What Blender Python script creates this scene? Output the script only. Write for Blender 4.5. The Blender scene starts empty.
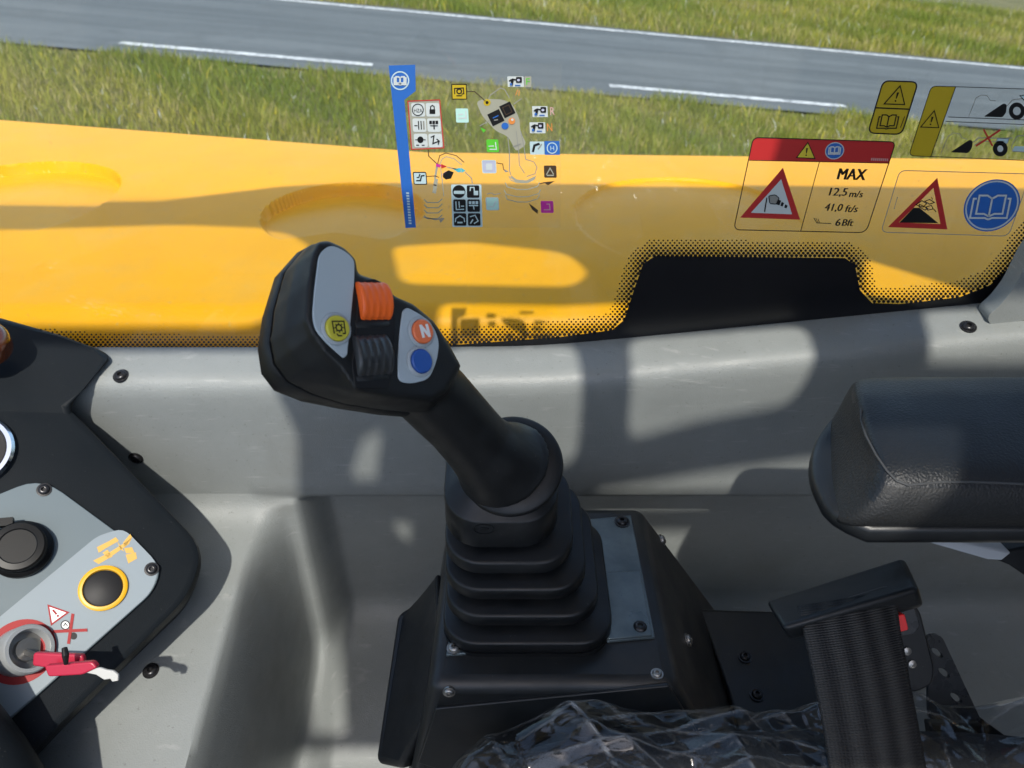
import bpy, bmesh, math, random
import numpy as np
from mathutils import Vector, Matrix, noise
from mathutils.geometry import delaunay_2d_cdt
from mathutils.bvhtree import BVHTree

random.seed(7)
rng = np.random.default_rng(7)
SC = bpy.context.scene
COL = SC.collection

# ------------------------------------------------------------------ camera
EYE = 2.3
PITCH = math.radians(35.0)
FPX = 773.0
cam_data = bpy.data.cameras.new("camera")
cam = bpy.data.objects.new("camera", cam_data)
COL.objects.link(cam)
cam.location = (0, 0, EYE)
cam.rotation_euler = (math.pi / 2 - PITCH, 0, 0)
cam_data.sensor_width = 36.0
cam_data.lens = FPX / 1024 * 36.0
cam_data.clip_start = 0.02
cam_data.clip_end = 500
cam_data.dof.use_dof = True
cam_data.dof.focus_distance = 0.66
cam_data.dof.aperture_fstop = 11
SC.camera = cam

# ------------------------------------------------------------------ sky, sun, exposure
SUN_EL = 53.0
SUN_DIR = Vector((0.03, math.cos(math.radians(SUN_EL)), -math.sin(math.radians(SUN_EL)))).normalized()
world = bpy.data.worlds.new("World")
SC.world = world
world.use_nodes = True
wn = world.node_tree
bg = wn.nodes["Background"]
sky = wn.nodes.new("ShaderNodeTexSky")
sky.sky_type = 'NISHITA'
sky.sun_disc = False
sky.sun_elevation = math.radians(SUN_EL)
sky.sun_rotation = math.pi
sky.dust_density = 1.5
wn.links.new(sky.outputs[0], bg.inputs[0])
bg.inputs[1].default_value = 0.15
sun_data = bpy.data.lights.new("sun", 'SUN')
sun_data.energy = 2.5
sun_data.angle = math.radians(0.8)
sun_data.color = (1.0, 0.95, 0.86)
sun = bpy.data.objects.new("sun", sun_data)
COL.objects.link(sun)
sun.location = (0, -6, 12)
sun.rotation_euler = SUN_DIR.to_track_quat('-Z', 'Y').to_euler()
SC.view_settings.view_transform = 'Standard'
SC.view_settings.look = 'None'
SC.view_settings.exposure = 0.95
SC.view_settings.gamma = 1.0

# ------------------------------------------------------------------ point helpers
FW = Vector((0, math.cos(PITCH), -math.sin(PITCH)))
UP = Vector((0, math.sin(PITCH), math.cos(PITCH)))
RX = Vector((1, 0, 0))
EYEV = Vector((0, 0, EYE))
def ray(u, v): return FW + RX * ((u - 512) / FPX) + UP * ((384 - v) / FPX)
def P(u, v, d): return EYEV + ray(u, v) * d
def Py(u, v, y):
    r = ray(u, v); return EYEV + r * (y / r.y)
def Pz(u, v, z):
    r = ray(u, v); return EYEV + r * (z / r.z)
TILT = -0.085                      # the verge falls away to the right
def gz(x, y): return TILT * x
def G(u, v, h=0.0):
    r = ray(u, v); d = (h - EYE) / (r.z - TILT * r.x); return EYEV + r * d
def sst(a, b, x):
    t = min(1, max(0, (x - a) / (b - a))); return t * t * (3 - 2 * t)

# ------------------------------------------------------------------ materials
def nodes_of(m):
    m.use_nodes = True
    return m.node_tree, m.node_tree.nodes, m.node_tree.links, m.node_tree.nodes["Principled BSDF"]
def pm(name, col, rough=0.5, metal=0.0, spec=0.5, coat=0.0, bump=None, var=None, rvar=None, emit=None):
    m = bpy.data.materials.new(name)
    t, n, l, b = nodes_of(m)
    b.inputs["Base Color"].default_value = (*col, 1)
    b.inputs["Roughness"].default_value = rough
    b.inputs["Metallic"].default_value = metal
    b.inputs["Specular IOR Level"].default_value = spec
    b.inputs["Coat Weight"].default_value = coat
    b.inputs["Coat Roughness"].default_value = 0.08
    tc = n.new("ShaderNodeTexCoord")
    if bump:
        sc, st, dist = bump
        nt = n.new("ShaderNodeTexNoise"); nt.inputs["Scale"].default_value = sc; nt.inputs["Detail"].default_value = 2
        bp = n.new("ShaderNodeBump"); bp.inputs["Strength"].default_value = st; bp.inputs["Distance"].default_value = dist
        l.new(tc.outputs["Object"], nt.inputs["Vector"]); l.new(nt.outputs[0], bp.inputs["Height"]); l.new(bp.outputs[0], b.inputs["Normal"])
    if var:
        sc, c2, lo, hi = var
        nt = n.new("ShaderNodeTexNoise"); nt.inputs["Scale"].default_value = sc; nt.inputs["Detail"].default_value = 6
        nt.inputs["Roughness"].default_value = 0.65
        cr = n.new("ShaderNodeValToRGB")
        cr.color_ramp.elements[0].position = lo; cr.color_ramp.elements[0].color = (*col, 1)
        cr.color_ramp.elements[1].position = hi; cr.color_ramp.elements[1].color = (*c2, 1)
        l.new(tc.outputs["Object"], nt.inputs["Vector"]); l.new(nt.outputs[0], cr.inputs[0]); l.new(cr.outputs[0], b.inputs["Base Color"])
    if rvar:
        sc, r0, r1 = rvar
        nt = n.new("ShaderNodeTexNoise"); nt.inputs["Scale"].default_value = sc; nt.inputs["Detail"].default_value = 5
        mr = n.new("ShaderNodeMapRange"); mr.inputs[1].default_value = 0.3; mr.inputs[2].default_value = 0.7
        mr.inputs[3].default_value = r0; mr.inputs[4].default_value = r1
        l.new(tc.outputs["Object"], nt.inputs["Vector"]); l.new(nt.outputs[0], mr.inputs[0]); l.new(mr.outputs[0], b.inputs["Roughness"])
    return m
M = {}
M['panel'] = pm("grey_trim_plastic", (0.212, 0.228, 0.223), 0.5, bump=(700, 0.4, 0.001), var=(7, (0.178, 0.192, 0.187), 0.35, 0.75), rvar=(30, 0.42, 0.6))
M['black'] = pm("black_plastic", (0.008, 0.0095, 0.011), 0.36, spec=0.38, bump=(1400, 0.15, 0.0006), rvar=(40, 0.34, 0.52))
M['grip'] = pm("black_grip_plastic", (0.007, 0.0076, 0.0082), 0.42, spec=0.34, bump=(2200, 0.12, 0.0004), rvar=(60, 0.36, 0.55))
M['rubber'] = pm("black_rubber", (0.005, 0.006, 0.007), 0.30, spec=0.36, bump=(700, 0.06, 0.0006), rvar=(50, 0.30, 0.50))
M['dash'] = pm("charcoal_dash_plastic", (0.0075, 0.0100, 0.0125), 0.5, spec=0.12, bump=(1300, 0.3, 0.0008), rvar=(30, 0.42, 0.6))
M['steel'] = pm("black_painted_steel", (0.008, 0.0095, 0.0105), 0.33, spec=0.42, bump=(220, 0.05, 0.001), var=(18, (0.017, 0.017, 0.0165), 0.45, 0.8), rvar=(25, 0.28, 0.5))
M['dusty'] = pm("dusty_black_steel", (0.011, 0.011, 0.0105), 0.5, bump=(220, 0.05, 0.001), var=(26, (0.048, 0.042, 0.034), 0.42, 0.72))
M['topplate'] = pm("dark_satin_plate", (0.066, 0.088, 0.096), 0.30, metal=0.4, bump=(500, 0.04, 0.0005), var=(22, (0.13, 0.165, 0.175), 0.4, 0.75), rvar=(35, 0.25, 0.45))
M['cap'] = pm("glossy_black_cap", (0.005, 0.0055, 0.006), 0.38, spec=0.2)
M['screw'] = pm("black_screw_metal", (0.03, 0.03, 0.032), 0.28, metal=0.6)
M['zinc'] = pm("dull_zinc", (0.32, 0.31, 0.29), 0.35, metal=0.9, bump=(300, 0.1, 0.001))
M['plate'] = pm("blue_grey_fascia", (0.105, 0.135, 0.150), 0.45, spec=0.22, bump=(1500, 0.05, 0.0004), rvar=(40, 0.4, 0.5))
M['plate_pale'] = pm("pale_grey_fascia", (0.205, 0.245, 0.27), 0.45, spec=0.22, bump=(1500, 0.05, 0.0004))
M['overlay'] = pm("pale_grip_overlay", (0.36, 0.42, 0.46), 0.38, rvar=(60, 0.3, 0.45))
M['dkgrey'] = pm("dark_grey_plastic", (0.028, 0.030, 0.032), 0.3, bump=(900, 0.1, 0.0005), rvar=(70, 0.22, 0.4))
M['lgrey'] = pm("light_grey_plastic", (0.33, 0.37, 0.40), 0.4)
M['orange'] = pm("orange_roller", (0.85, 0.13, 0.015), 0.42, bump=(800, 0.08, 0.0005))
M['orange_btn'] = pm("orange_button", (0.75, 0.16, 0.05), 0.4)
M['blue_btn'] = pm("blue_button", (0.012, 0.075, 0.33), 0.4)
M['yellow_btn'] = pm("yellow_button", (0.50, 0.45, 0.035), 0.42)
M['white'] = pm("white_print", (0.75, 0.76, 0.76), 0.5)
M['ink'] = pm("black_print", (0.008, 0.008, 0.009), 0.5, spec=0.25)
M['yellow_ring'] = pm("yellow_ring", (0.62, 0.33, 0.006), 0.4)
M['yellow_print'] = pm("yellow_print", (0.52, 0.30, 0.04), 0.5)
M['red'] = pm("red_print", (0.28, 0.018, 0.02), 0.5, spec=0.2)
M['keyred'] = pm("red_key_plastic", (0.36, 0.016, 0.042), 0.35)
M['tag'] = pm("pale_key_tag", (0.42, 0.42, 0.40), 0.5)
M['silver'] = pm("silver_bezel", (0.36, 0.38, 0.385), 0.35, metal=0.35)
M['chrome'] = pm("chrome", (0.75, 0.77, 0.78), 0.08, metal=1.0)
M['lens'] = pm("amber_brown_lens", (0.085, 0.020, 0.006), 0.15, coat=0.6)
M['leather'] = pm("grained_black_vinyl", (0.007, 0.0092, 0.0122), 0.40, spec=0.42, bump=(620, 0.55, 0.0012), rvar=(25, 0.40, 0.52))
M['leather_side'] = pm("grained_black_side", (0.010, 0.0108, 0.0115), 0.62, bump=(620, 0.6, 0.0012))
M['thread'] = pm("grey_seam", (0.045, 0.046, 0.047), 0.6)
M['railgrey'] = pm("pale_grey_rail", (0.42, 0.44, 0.46), 0.4)
M['redbtn'] = pm("red_release_button", (0.70, 0.02, 0.02), 0.4)
M['fabric'] = pm("dark_seat_fabric", (0.007, 0.008, 0.010), 0.8, bump=(500, 0.5, 0.001))
M['yellow'] = pm("yellow_paint", (0.87, 0.388, 0.002), 0.40, spec=0.12, var=(5.0, (0.80, 0.355, 0.006), 0.40, 0.75), bump=(160, 0.03, 0.001))
M['seal'] = pm("black_glass_print", (0.006, 0.006, 0.008), 0.3)
M['cabgrey'] = pm("cab_shell_paint", (0.45, 0.46, 0.45), 0.5)
M['floor'] = pm("grey_floor_mat", (0.30, 0.30, 0.29), 0.8)

def webbing_mat():
    m = bpy.data.materials.new("ribbed_black_webbing")
    t, n, l, b = nodes_of(m)
    b.inputs["Roughness"].default_value = 0.55
    b.inputs["Specular IOR Level"].default_value = 0.35
    uv = n.new("ShaderNodeUVMap")
    sep = n.new("ShaderNodeSeparateXYZ"); l.new(uv.outputs[0], sep.inputs[0])
    def wave(sock, k):
        mu = n.new("ShaderNodeMath"); mu.operation = 'MULTIPLY'; mu.inputs[1].default_value = k; l.new(sock, mu.inputs[0])
        s = n.new("ShaderNodeMath"); s.operation = 'SINE'; l.new(mu.outputs[0], s.inputs[0]); return s.outputs[0]
    wv = wave(sep.outputs[1], 2 * math.pi / 0.0017)
    wu = wave(sep.outputs[0], 2 * math.pi / 0.0026)
    band = wave(sep.outputs[0], 2 * math.pi / 0.0165)
    mul = n.new("ShaderNodeMath"); mul.operation = 'MULTIPLY'; l.new(wv, mul.inputs[0])
    ad = n.new("ShaderNodeMath"); ad.operation = 'MULTIPLY_ADD'; ad.inputs[1].default_value = 0.35; ad.inputs[2].default_value = 0.65
    l.new(wu, ad.inputs[0]); l.new(ad.outputs[0], mul.inputs[1])
    bp = n.new("ShaderNodeBump"); bp.inputs["Strength"].default_value = 0.55; bp.inputs["Distance"].default_value = 0.0006
    l.new(mul.outputs[0], bp.inputs["Height"]); l.new(bp.outputs[0], b.inputs["Normal"])
    mr = n.new("ShaderNodeMapRange"); mr.inputs[1].default_value = -1; mr.inputs[2].default_value = 1
    l.new(band, mr.inputs[0])
    mx = n.new("ShaderNodeMix"); mx.data_type = 'RGBA'
    mx.inputs[6].default_value = (0.0045, 0.0045, 0.005, 1); mx.inputs[7].default_value = (0.027, 0.0265, 0.025, 1)
    l.new(mr.outputs[0], mx.inputs[0]); l.new(mx.outputs[2], b.inputs["Base Color"])
    return m
M['webbing'] = webbing_mat()

def specks(m, scale, lo, hi, col, amount, stretch=(1, 1, 1), detail=3):
    """dust, scuffs and grit: a second colour let in where a noise passes a threshold"""
    t, n, l, b = nodes_of(m)
    tc = n.new("ShaderNodeTexCoord"); mp = n.new("ShaderNodeMapping"); mp.inputs["Scale"].default_value = stretch
    nt = n.new("ShaderNodeTexNoise"); nt.inputs["Scale"].default_value = scale; nt.inputs["Detail"].default_value = detail
    l.new(tc.outputs["Object"], mp.inputs[0]); l.new(mp.outputs[0], nt.inputs["Vector"])
    mr = n.new("ShaderNodeMapRange"); mr.inputs[1].default_value = lo; mr.inputs[2].default_value = hi; mr.inputs[4].default_value = amount
    l.new(nt.outputs[0], mr.inputs[0])
    mx = n.new("ShaderNodeMix"); mx.data_type = 'RGBA'; l.new(mr.outputs[0], mx.inputs[0]); mx.inputs[7].default_value = (*col, 1)
    bc = b.inputs["Base Color"]
    if bc.links: l.new(bc.links[0].from_socket, mx.inputs[6])
    else: mx.inputs[6].default_value = bc.default_value
    l.new(mx.outputs[2], bc)
specks(M['panel'], 260, 0.66, 0.74, (0.10, 0.10, 0.095), 0.5)
specks(M['panel'], 34, 0.62, 0.72, (0.30, 0.31, 0.30), 0.45, (1, 1, 9), 5)
specks(M['panel'], 6, 0.55, 0.75, (0.150, 0.148, 0.132), 0.6, (1, 1, 1), 8)
specks(M['yellow'], 120, 0.64, 0.74, (0.60, 0.40, 0.12), 0.4)
specks(M['yellow'], 9, 0.52, 0.75, (0.70, 0.38, 0.06), 0.45, (1, 1, 1), 9)
for k_ in ('dash', 'black', 'grip', 'rubber', 'steel', 'topplate'): specks(M[k_], 420, 0.70, 0.78, (0.10, 0.10, 0.095), 0.35)
specks(M['steel'], 14, 0.55, 0.75, (0.022, 0.021, 0.019), 0.6, (1, 1, 1), 8)
specks(M['rubber'], 30, 0.52, 0.72, (0.013, 0.013, 0.013), 0.7, (1, 1, 1), 7)
def clear_mat(name, tint, refl0, dust, rough=0.0, dustcol=(0.6, 0.6, 0.58), graze=0.8):
    """clear sheet: transparent + facing-dependent gloss + a little dust"""
    m = bpy.data.materials.new(name)
    t, n, l, b = nodes_of(m)
    n.remove(b)
    out = n["Material Output"]
    tr = n.new("ShaderNodeBsdfTransparent"); tr.inputs[0].default_value = (*tint, 1)
    gl = n.new("ShaderNodeBsdfGlossy"); gl.inputs["Roughness"].default_value = rough
    lw = n.new("ShaderNodeLayerWeight"); lw.inputs[0].default_value = 0.5
    pw = n.new("ShaderNodeMath"); pw.operation = 'POWER'; pw.inputs[1].default_value = 4.0; l.new(lw.outputs["Facing"], pw.inputs[0])
    ma = n.new("ShaderNodeMath"); ma.operation = 'MULTIPLY_ADD'; ma.inputs[1].default_value = graze; ma.inputs[2].default_value = refl0
    l.new(pw.outputs[0], ma.inputs[0])
    mix = n.new("ShaderNodeMixShader"); l.new(ma.outputs[0], mix.inputs[0]); l.new(tr.outputs[0], mix.inputs[1]); l.new(gl.outputs[0], mix.inputs[2])
    df = n.new("ShaderNodeBsdfDiffuse"); df.inputs[0].default_value = (*dustcol, 1)
    tc = n.new("ShaderNodeTexCoord")
    nt = n.new("ShaderNodeTexNoise"); nt.inputs["Scale"].default_value = 9; nt.inputs["Detail"].default_value = 8; nt.inputs["Roughness"].default_value = 0.7
    l.new(tc.outputs["Object"], nt.inputs["Vector"])
    mr = n.new("ShaderNodeMapRange"); mr.inputs[1].default_value = 0.35; mr.inputs[2].default_value = 0.75; mr.inputs[3].default_value = dust * 0.5; mr.inputs[4].default_value = dust * 1.8
    l.new(nt.outputs[0], mr.inputs[0])
    n3 = n.new("ShaderNodeTexNoise"); n3.inputs["Scale"].default_value = 190; n3.inputs["Detail"].default_value = 1
    l.new(tc.outputs["Object"], n3.inputs["Vector"])
    m3 = n.new("ShaderNodeMapRange"); m3.inputs[1].default_value = 0.72; m3.inputs[2].default_value = 0.80; m3.inputs[3].default_value = 0.0; m3.inputs[4].default_value = 0.10
    l.new(n3.outputs[0], m3.inputs[0])
    mr0 = mr
    mr = n.new("ShaderNodeMath"); mr.operation = 'ADD'; l.new(mr0.outputs[0], mr.inputs[0]); l.new(m3.outputs[0], mr.inputs[1])
    mix2 = n.new("ShaderNodeMixShader"); l.new(mr.outputs[0], mix2.inputs[0]); l.new(mix.outputs[0], mix2.inputs[1]); l.new(df.outputs[0], mix2.inputs[2])
    l.new(mix2.outputs[0], out.inputs[0])
    return m
M['glass'] = clear_mat("window_glass", (0.95, 0.975, 0.965), 0.042, 0.015)
M['film'] = clear_mat("clear_sticker_film", (0.97, 0.97, 0.96), 0.02, 0.03, 0.15)
M['wrap'] = clear_mat("clear_seat_wrap", (0.88, 0.91, 0.94), 0.055, 0.004, 0.09, graze=0.4)
def crease_whitening(m):
    t = m.node_tree; n, l = t.nodes, t.links
    out = n["Material Output"]; mix = out.inputs[0].links[0].from_node
    at = n.new("ShaderNodeAttribute"); at.attribute_name = "crease"
    ad = n.new("ShaderNodeMath"); ad.operation = 'ADD'; old = mix.inputs[0].links[0].from_socket
    l.new(old, ad.inputs[0]); l.new(at.outputs["Fac"], ad.inputs[1]); l.new(ad.outputs[0], mix.inputs[0])
crease_whitening(M['wrap'])

# ------------------------------------------------------------------ mesh helpers
class MB:
    def __init__(s): s.v = []; s.f = []; s.m = []
    def add(s, verts, faces, m=0):
        o = len(s.v); s.v += [Vector(v) for v in verts]
        s.f += [[i + o for i in f] for f in faces]; s.m += [m] * len(faces)
    def loft(s, secs, m=0, caps=(True, True), closed=True):
        n = len(secs[0]); vs = [p for sec in secs for p in sec]; fs = []
        for k in range(len(secs) - 1):
            for i in range(n if closed else n - 1):
                j = (i + 1) % n
                fs.append([k * n + i, k * n + j, (k + 1) * n + j, (k + 1) * n + i])
        if caps[0]: fs.append(list(range(n))[::-1])
        if caps[1]: fs.append([(len(secs) - 1) * n + i for i in range(n)])
        s.add(vs, fs, m)
    def prism(s, poly, vec, m=0):
        vec = Vector(vec); s.loft([poly, [Vector(p) + vec for p in poly]], m)
    def tube(s, pts, r, n=10, m=0, caps=True):
        pts = [Vector(p) for p in pts]; rs = r if isinstance(r, (list, tuple)) else [r] * len(pts)
        secs = []; ref = None
        for k, p in enumerate(pts):
            t = (pts[min(k + 1, len(pts) - 1)] - pts[max(k - 1, 0)]).normalized()
            if ref is None: ref = t.orthogonal().normalized()
            ref = (ref - t * ref.dot(t)).normalized(); bi = t.cross(ref)
            secs.append([p + (ref * math.cos(a) + bi * math.sin(a)) * rs[k] for a in [2 * math.pi * i / n for i in range(n)]])
        s.loft(secs, m, (caps, caps))
    def lathe(s, c, axis, prof, n=28, m=0, caps=(True, True), sq=(1, 1), xdir=None):
        axis = Vector(axis).normalized()
        e1 = axis.orthogonal().normalized() if xdir is None else (Vector(xdir) - axis * axis.dot(Vector(xdir))).normalized()
        e2 = axis.cross(e1); c = Vector(c)
        secs = [[c + axis * h + (e1 * math.cos(a) * sq[0] + e2 * math.sin(a) * sq[1]) * max(r, 1e-5) for a in [2 * math.pi * i / n for i in range(n)]] for r, h in prof]
        s.loft(secs, m, caps)
    def box(s, c, ax, ay, az, m=0):
        c = Vector(c); ax, ay, az = Vector(ax), Vector(ay), Vector(az)
        s.loft([[c - ax - ay + az * k, c + ax - ay + az * k, c + ax + ay + az * k, c - ax + ay + az * k] for k in (-1, 1)], m)
    def build(s, name, mats, parent=None, smooth=38, bevel=None, sub=0, recalc=True, mesh_only=False):
        off = Vector((0, 0, 0))
        if parent is not None: off = wloc(parent)
        me = bpy.data.meshes.new(name)
        me.from_pydata([v - off for v in s.v], [], s.f)
        mats = mats if isinstance(mats, (list, tuple)) else [mats]
        for mt in mats: me.materials.append(mt)
        if len(mats) > 1: me.polygons.foreach_set("material_index", s.m)
        if recalc:
            bm = bmesh.new(); bm.from_mesh(me); bmesh.ops.recalc_face_normals(bm, faces=bm.faces); bm.to_mesh(me); bm.free()
        if smooth:
            me.polygons.foreach_set("use_smooth", [True] * len(me.polygons))
            if smooth < 180: me.set_sharp_from_angle(angle=math.radians(smooth))
        me.update()
        o = bpy.data.objects.new(name, me); COL.objects.link(o)
        if parent is not None: o.parent = parent
        if bevel:
            b = o.modifiers.new("bevel", 'BEVEL'); b.width = bevel[0]; b.segments = bevel[1]; b.limit_method = 'ANGLE'
            b.angle_limit = math.radians(bevel[2] if len(bevel) > 2 else 30); b.harden_normals = False
            me.polygons.foreach_set("use_smooth", [True] * len(me.polygons))
        if sub:
            sb = o.modifiers.new("subdivision", 'SUBSURF'); sb.levels = sub; sb.render_levels = sub
        return o
def wloc(o):
    v = Vector((0, 0, 0))
    while o is not None: v += o.location; o = o.parent
    return v
def tag(o, label=None, cat=None, group=None, kind=None):
    if label: o["label"] = label
    if cat: o["category"] = cat
    if group: o["group"] = group
    if kind: o["kind"] = kind
    return o
def thing(name, label, cat, loc, group=None):
    o = bpy.data.objects.new(name, None); COL.objects.link(o); o.location = loc; o.empty_display_size = 0.05
    return tag(o, label, cat, group)
def bvh_of(mb): return BVHTree.FromPolygons([tuple(v) for v in mb.v], mb.f)
def hit(bvh, u, v):
    loc, nor, i, d = bvh.ray_cast(EYEV, ray(u, v).normalized())
    if loc is None:
        print("MISS", u, v); loc = P(u, v, 0.7); nor = -FW.copy()
    if nor.dot(ray(u, v)) > 0: nor = -nor
    return loc, nor
def screw(loc, nor, r, parent, mat='screw', name='screw', washer=True):
    b = MB()
    pr = [(r * 1.25, -0.001), (r * 1.25, r * 0.14), (r * 0.95, r * 0.16)] if washer else [(r, -0.001)]
    pr += [(r * 0.95, r * 0.35), (r * 0.78, r * 0.58), (r * 0.45, r * 0.68), (r * 0.38, r * 0.66), (r * 0.34, r * 0.2), (0.0, r * 0.2)]
    b.lathe(loc, nor, pr, 20)
    return b.build(name, M[mat], parent, smooth=50)
def rrect(cx, cy, hx, hy, r, n=8):
    pts = []
    for (sx, sy, a0) in ((1, 1, 0), (-1, 1, 90), (-1, -1, 180), (1, -1, 270)):
        for k in range(n + 1):
            a = math.radians(a0 + 90 * k / n); pts.append((cx + sx * (hx - r) + r * math.cos(a), cy + sy * (hy - r) + r * math.sin(a)))
    return pts
def round_poly(pts, r, n=5):
    """round the corners of a 2-D polygon"""
    out = []; N = len(pts)
    for i in range(N):
        p0, p1, p2 = (Vector(pts[i - 1][:2]), Vector(pts[i][:2]), Vector(pts[(i + 1) % N][:2]))
        rr = pts[i][2] if len(pts[i]) > 2 else r
        a = (p0 - p1); b = (p2 - p1); k = min(rr, a.length * 0.48, b.length * 0.48)
        q0 = p1 + a.normalized() * k; q2 = p1 + b.normalized() * k
        for j in range(n + 1):
            t = j / n; q = q0 * (1 - t) ** 2 + p1 * 2 * t * (1 - t) + q2 * t * t; out.append((q.x, q.y))
    return out
def voxel_fuse(mb, size, iters, name, mat, parent):
    """fuse overlapping closed shapes into one smooth skin"""
    o = mb.build("fuse_tmp", mat, None, smooth=0)
    r = o.modifiers.new("r", 'REMESH'); r.mode = 'VOXEL'; r.voxel_size = size; r.adaptivity = 0
    s = o.modifiers.new("s", 'SMOOTH'); s.iterations = iters; s.factor = 0.5
    dg = bpy.context.evaluated_depsgraph_get()
    me = bpy.data.meshes.new_from_object(o.evaluated_get(dg))
    bpy.data.objects.remove(o)
    me.name = name
    off = wloc(parent) if parent else Vector((0, 0, 0))
    me.transform(Matrix.Translation(-off))
    me.polygons.foreach_set("use_smooth", [True] * len(me.polygons))
    n = bpy.data.objects.new(name, me); COL.objects.link(n)
    if parent: n.parent = parent
    return n

# ------------------------------------------------------------------ flat print on a surface (stickers, button faces)
_txt_cache = {}
def text_shape(s):
    if s in _txt_cache: return _txt_cache[s]
    cu = bpy.data.curves.new("t", 'FONT'); cu.body = s; cu.resolution_u = 3
    o = bpy.data.objects.new("t", cu); COL.objects.link(o)
    dg = bpy.context.evaluated_depsgraph_get(); dg.update()
    ev = o.evaluated_get(dg); me = ev.to_mesh()
    vs = [(v.co.x, v.co.y) for v in me.vertices]; fs = [list(p.vertices) for p in me.polygons]
    ev.to_mesh_clear(); bpy.data.objects.remove(o); bpy.data.curves.remove(cu)
    x0 = min(v[0] for v in vs); x1 = max(v[0] for v in vs); y0 = min(v[1] for v in vs); y1 = max(v[1] for v in vs)
    vs = [((a - x0) / (x1 - x0), (b - y0) / (y1 - y0)) for a, b in vs]
    _txt_cache[s] = (vs, fs); return vs, fs
class Print:
    """collects flat inked shapes; mapping turns drawing coordinates and a layer into a point on the surface"""
    def __init__(s, mapping, mats):
        s.map = mapping; s.mb = MB(); s.keys = list(mats)
    def mi(s, k): return s.keys.index(k)
    def poly(s, pts, mat, layer=1):
        s.mb.add([s.map(p[0], p[1], layer) for p in pts], [list(range(len(pts)))], s.mi(mat))
    def ell(s, cx, cy, rx, ry, mat, layer=1, n=28, shear=0.0):
        s.poly([(cx + rx * math.cos(a) - shear * ry * math.sin(a), cy + ry * math.sin(a)) for a in [2 * math.pi * i / n for i in range(n)]], mat, layer)
    def stroke(s, pts, w, mat, layer=2, closed=False):
        pts = [Vector(p[:2]) for p in pts]; N = len(pts); L = []; R = []
        for i in range(N):
            if closed: a, b = pts[i - 1], pts[(i + 1) % N]
            else: a, b = pts[max(0, i - 1)], pts[min(N - 1, i + 1)]
            d1 = (pts[i] - a); d2 = (b - pts[i])
            if d1.length < 1e-9: d1 = d2
            if d2.length < 1e-9: d2 = d1
            d1.normalize(); d2.normalize(); n1 = Vector((-d1.y, d1.x)); n2 = Vector((-d2.y, d2.x)); mm = n1 + n2
            if mm.length < 1e-6: mm = n1.copy()
            mm.normalize(); k = 1 / max(0.4, mm.dot(n1)); L.append(pts[i] + mm * w / 2 * k); R.append(pts[i] - mm * w / 2 * k)
        vs = [s.map(p.x, p.y, layer) for p in L + R]
        fs = [[i, (i + 1) % N, N + (i + 1) % N, N + i] for i in range(N if closed else N - 1)]
        s.mb.add(vs, fs, s.mi(mat))
    def ring(s, cx, cy, rx, ry, w, mat, layer=2, n=28, shear=0.0):
        s.stroke([(cx + rx * math.cos(a) - shear * ry * math.sin(a), cy + ry * math.sin(a)) for a in [2 * math.pi * i / n for i in range(n)]], w, mat, layer, True)
    def text(s, body, quad, mat, layer=3, bold=0):
        """quad: top-left, top-right, bottom-right, bottom-left of the lettering"""
        vs, fs = text_shape(body); tl, tr, br, bl = [Vector(q) for q in quad]
        pts = []
        for (a, b) in vs:
            q = (bl * (1 - a) + br * a) * (1 - b) + (tl * (1 - a) + tr * a) * b
            pts.append(s.map(q.x, q.y, layer))
        s.mb.add(pts, fs, s.mi(mat))
        if bold: s.text(body, [Vector(q_) + Vector((bold, 0)) for q_ in quad], mat, layer + 0.5)
    def rr(s, x0, y0, x1, y1, r, mat, layer=1, lean=0.0):
        p = round_poly([(x0, y0), (x1, y0), (x1 + lean, y1), (x0 + lean, y1)], r, 3); s.poly(p, mat, layer); return p
    def book(s, cx, cy, w, h, mat, lw, layer=3, shear=0.0):
        def q(a, b): return (cx + a * w - shear * b * h, cy + b * h)
        for sg in (-1, 1):
            s.stroke([q(0, -0.28), q(sg * 0.14, -0.40), q(sg * 0.36, -0.40), q(sg * 0.36, 0.30), q(sg * 0.14, 0.30), q(0, 0.40)], lw, mat, layer)
            s.stroke([q(sg * 0.42, -0.28), q(sg * 0.50, -0.28), q(sg * 0.50, 0.46), q(sg * 0.10, 0.46), q(0, 0.52)], lw, mat, layer)
        s.stroke([q(0, -0.28), q(0, 0.40)], lw, mat, layer)
    def warn(s, a, b, c, lw, ink, fill=None, layer=2):
        if fill: s.poly([a, b, c], fill, layer)
        g = ((a[0] + b[0] + c[0]) / 3, (a[1] + b[1] + c[1]) / 3)
        s.stroke([a, b, c], lw, ink, layer + 1, True)
        h = (b[1] + c[1]) / 2 - a[1]; dx = (g[0] - a[0]) / (g[1] - a[1])
        def q(t, k): return (a[0] + dx * t * h + k * h, a[1] + t * h)
        s.poly([q(0.36, -0.06), q(0.36, 0.06), q(0.70, 0.025), q(0.70, -0.025)], ink, layer + 1)
        c0 = q(0.82, 0); s.ell(c0[0], c0[1], h * 0.05, h * 0.05, ink, layer + 1, 8)
    def build(s, name, parent=None): return s.mb.build(name, [M[k] for k in s.keys], parent, smooth=0, recalc=False)

# ================================================================== OUTDOORS
def grid_mesh(name, xs, ys, zf, mat):
    b = MB(); nx = len(xs)
    b.add([(x, y, zf(x, y)) for y in ys for x in xs], [[j * nx + i, j * nx + i + 1, (j + 1) * nx + i + 1, (j + 1) * nx + i] for j in range(len(ys) - 1) for i in range(nx - 1)])
    return b.build(name, mat, None, smooth=180, recalc=False)

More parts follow.
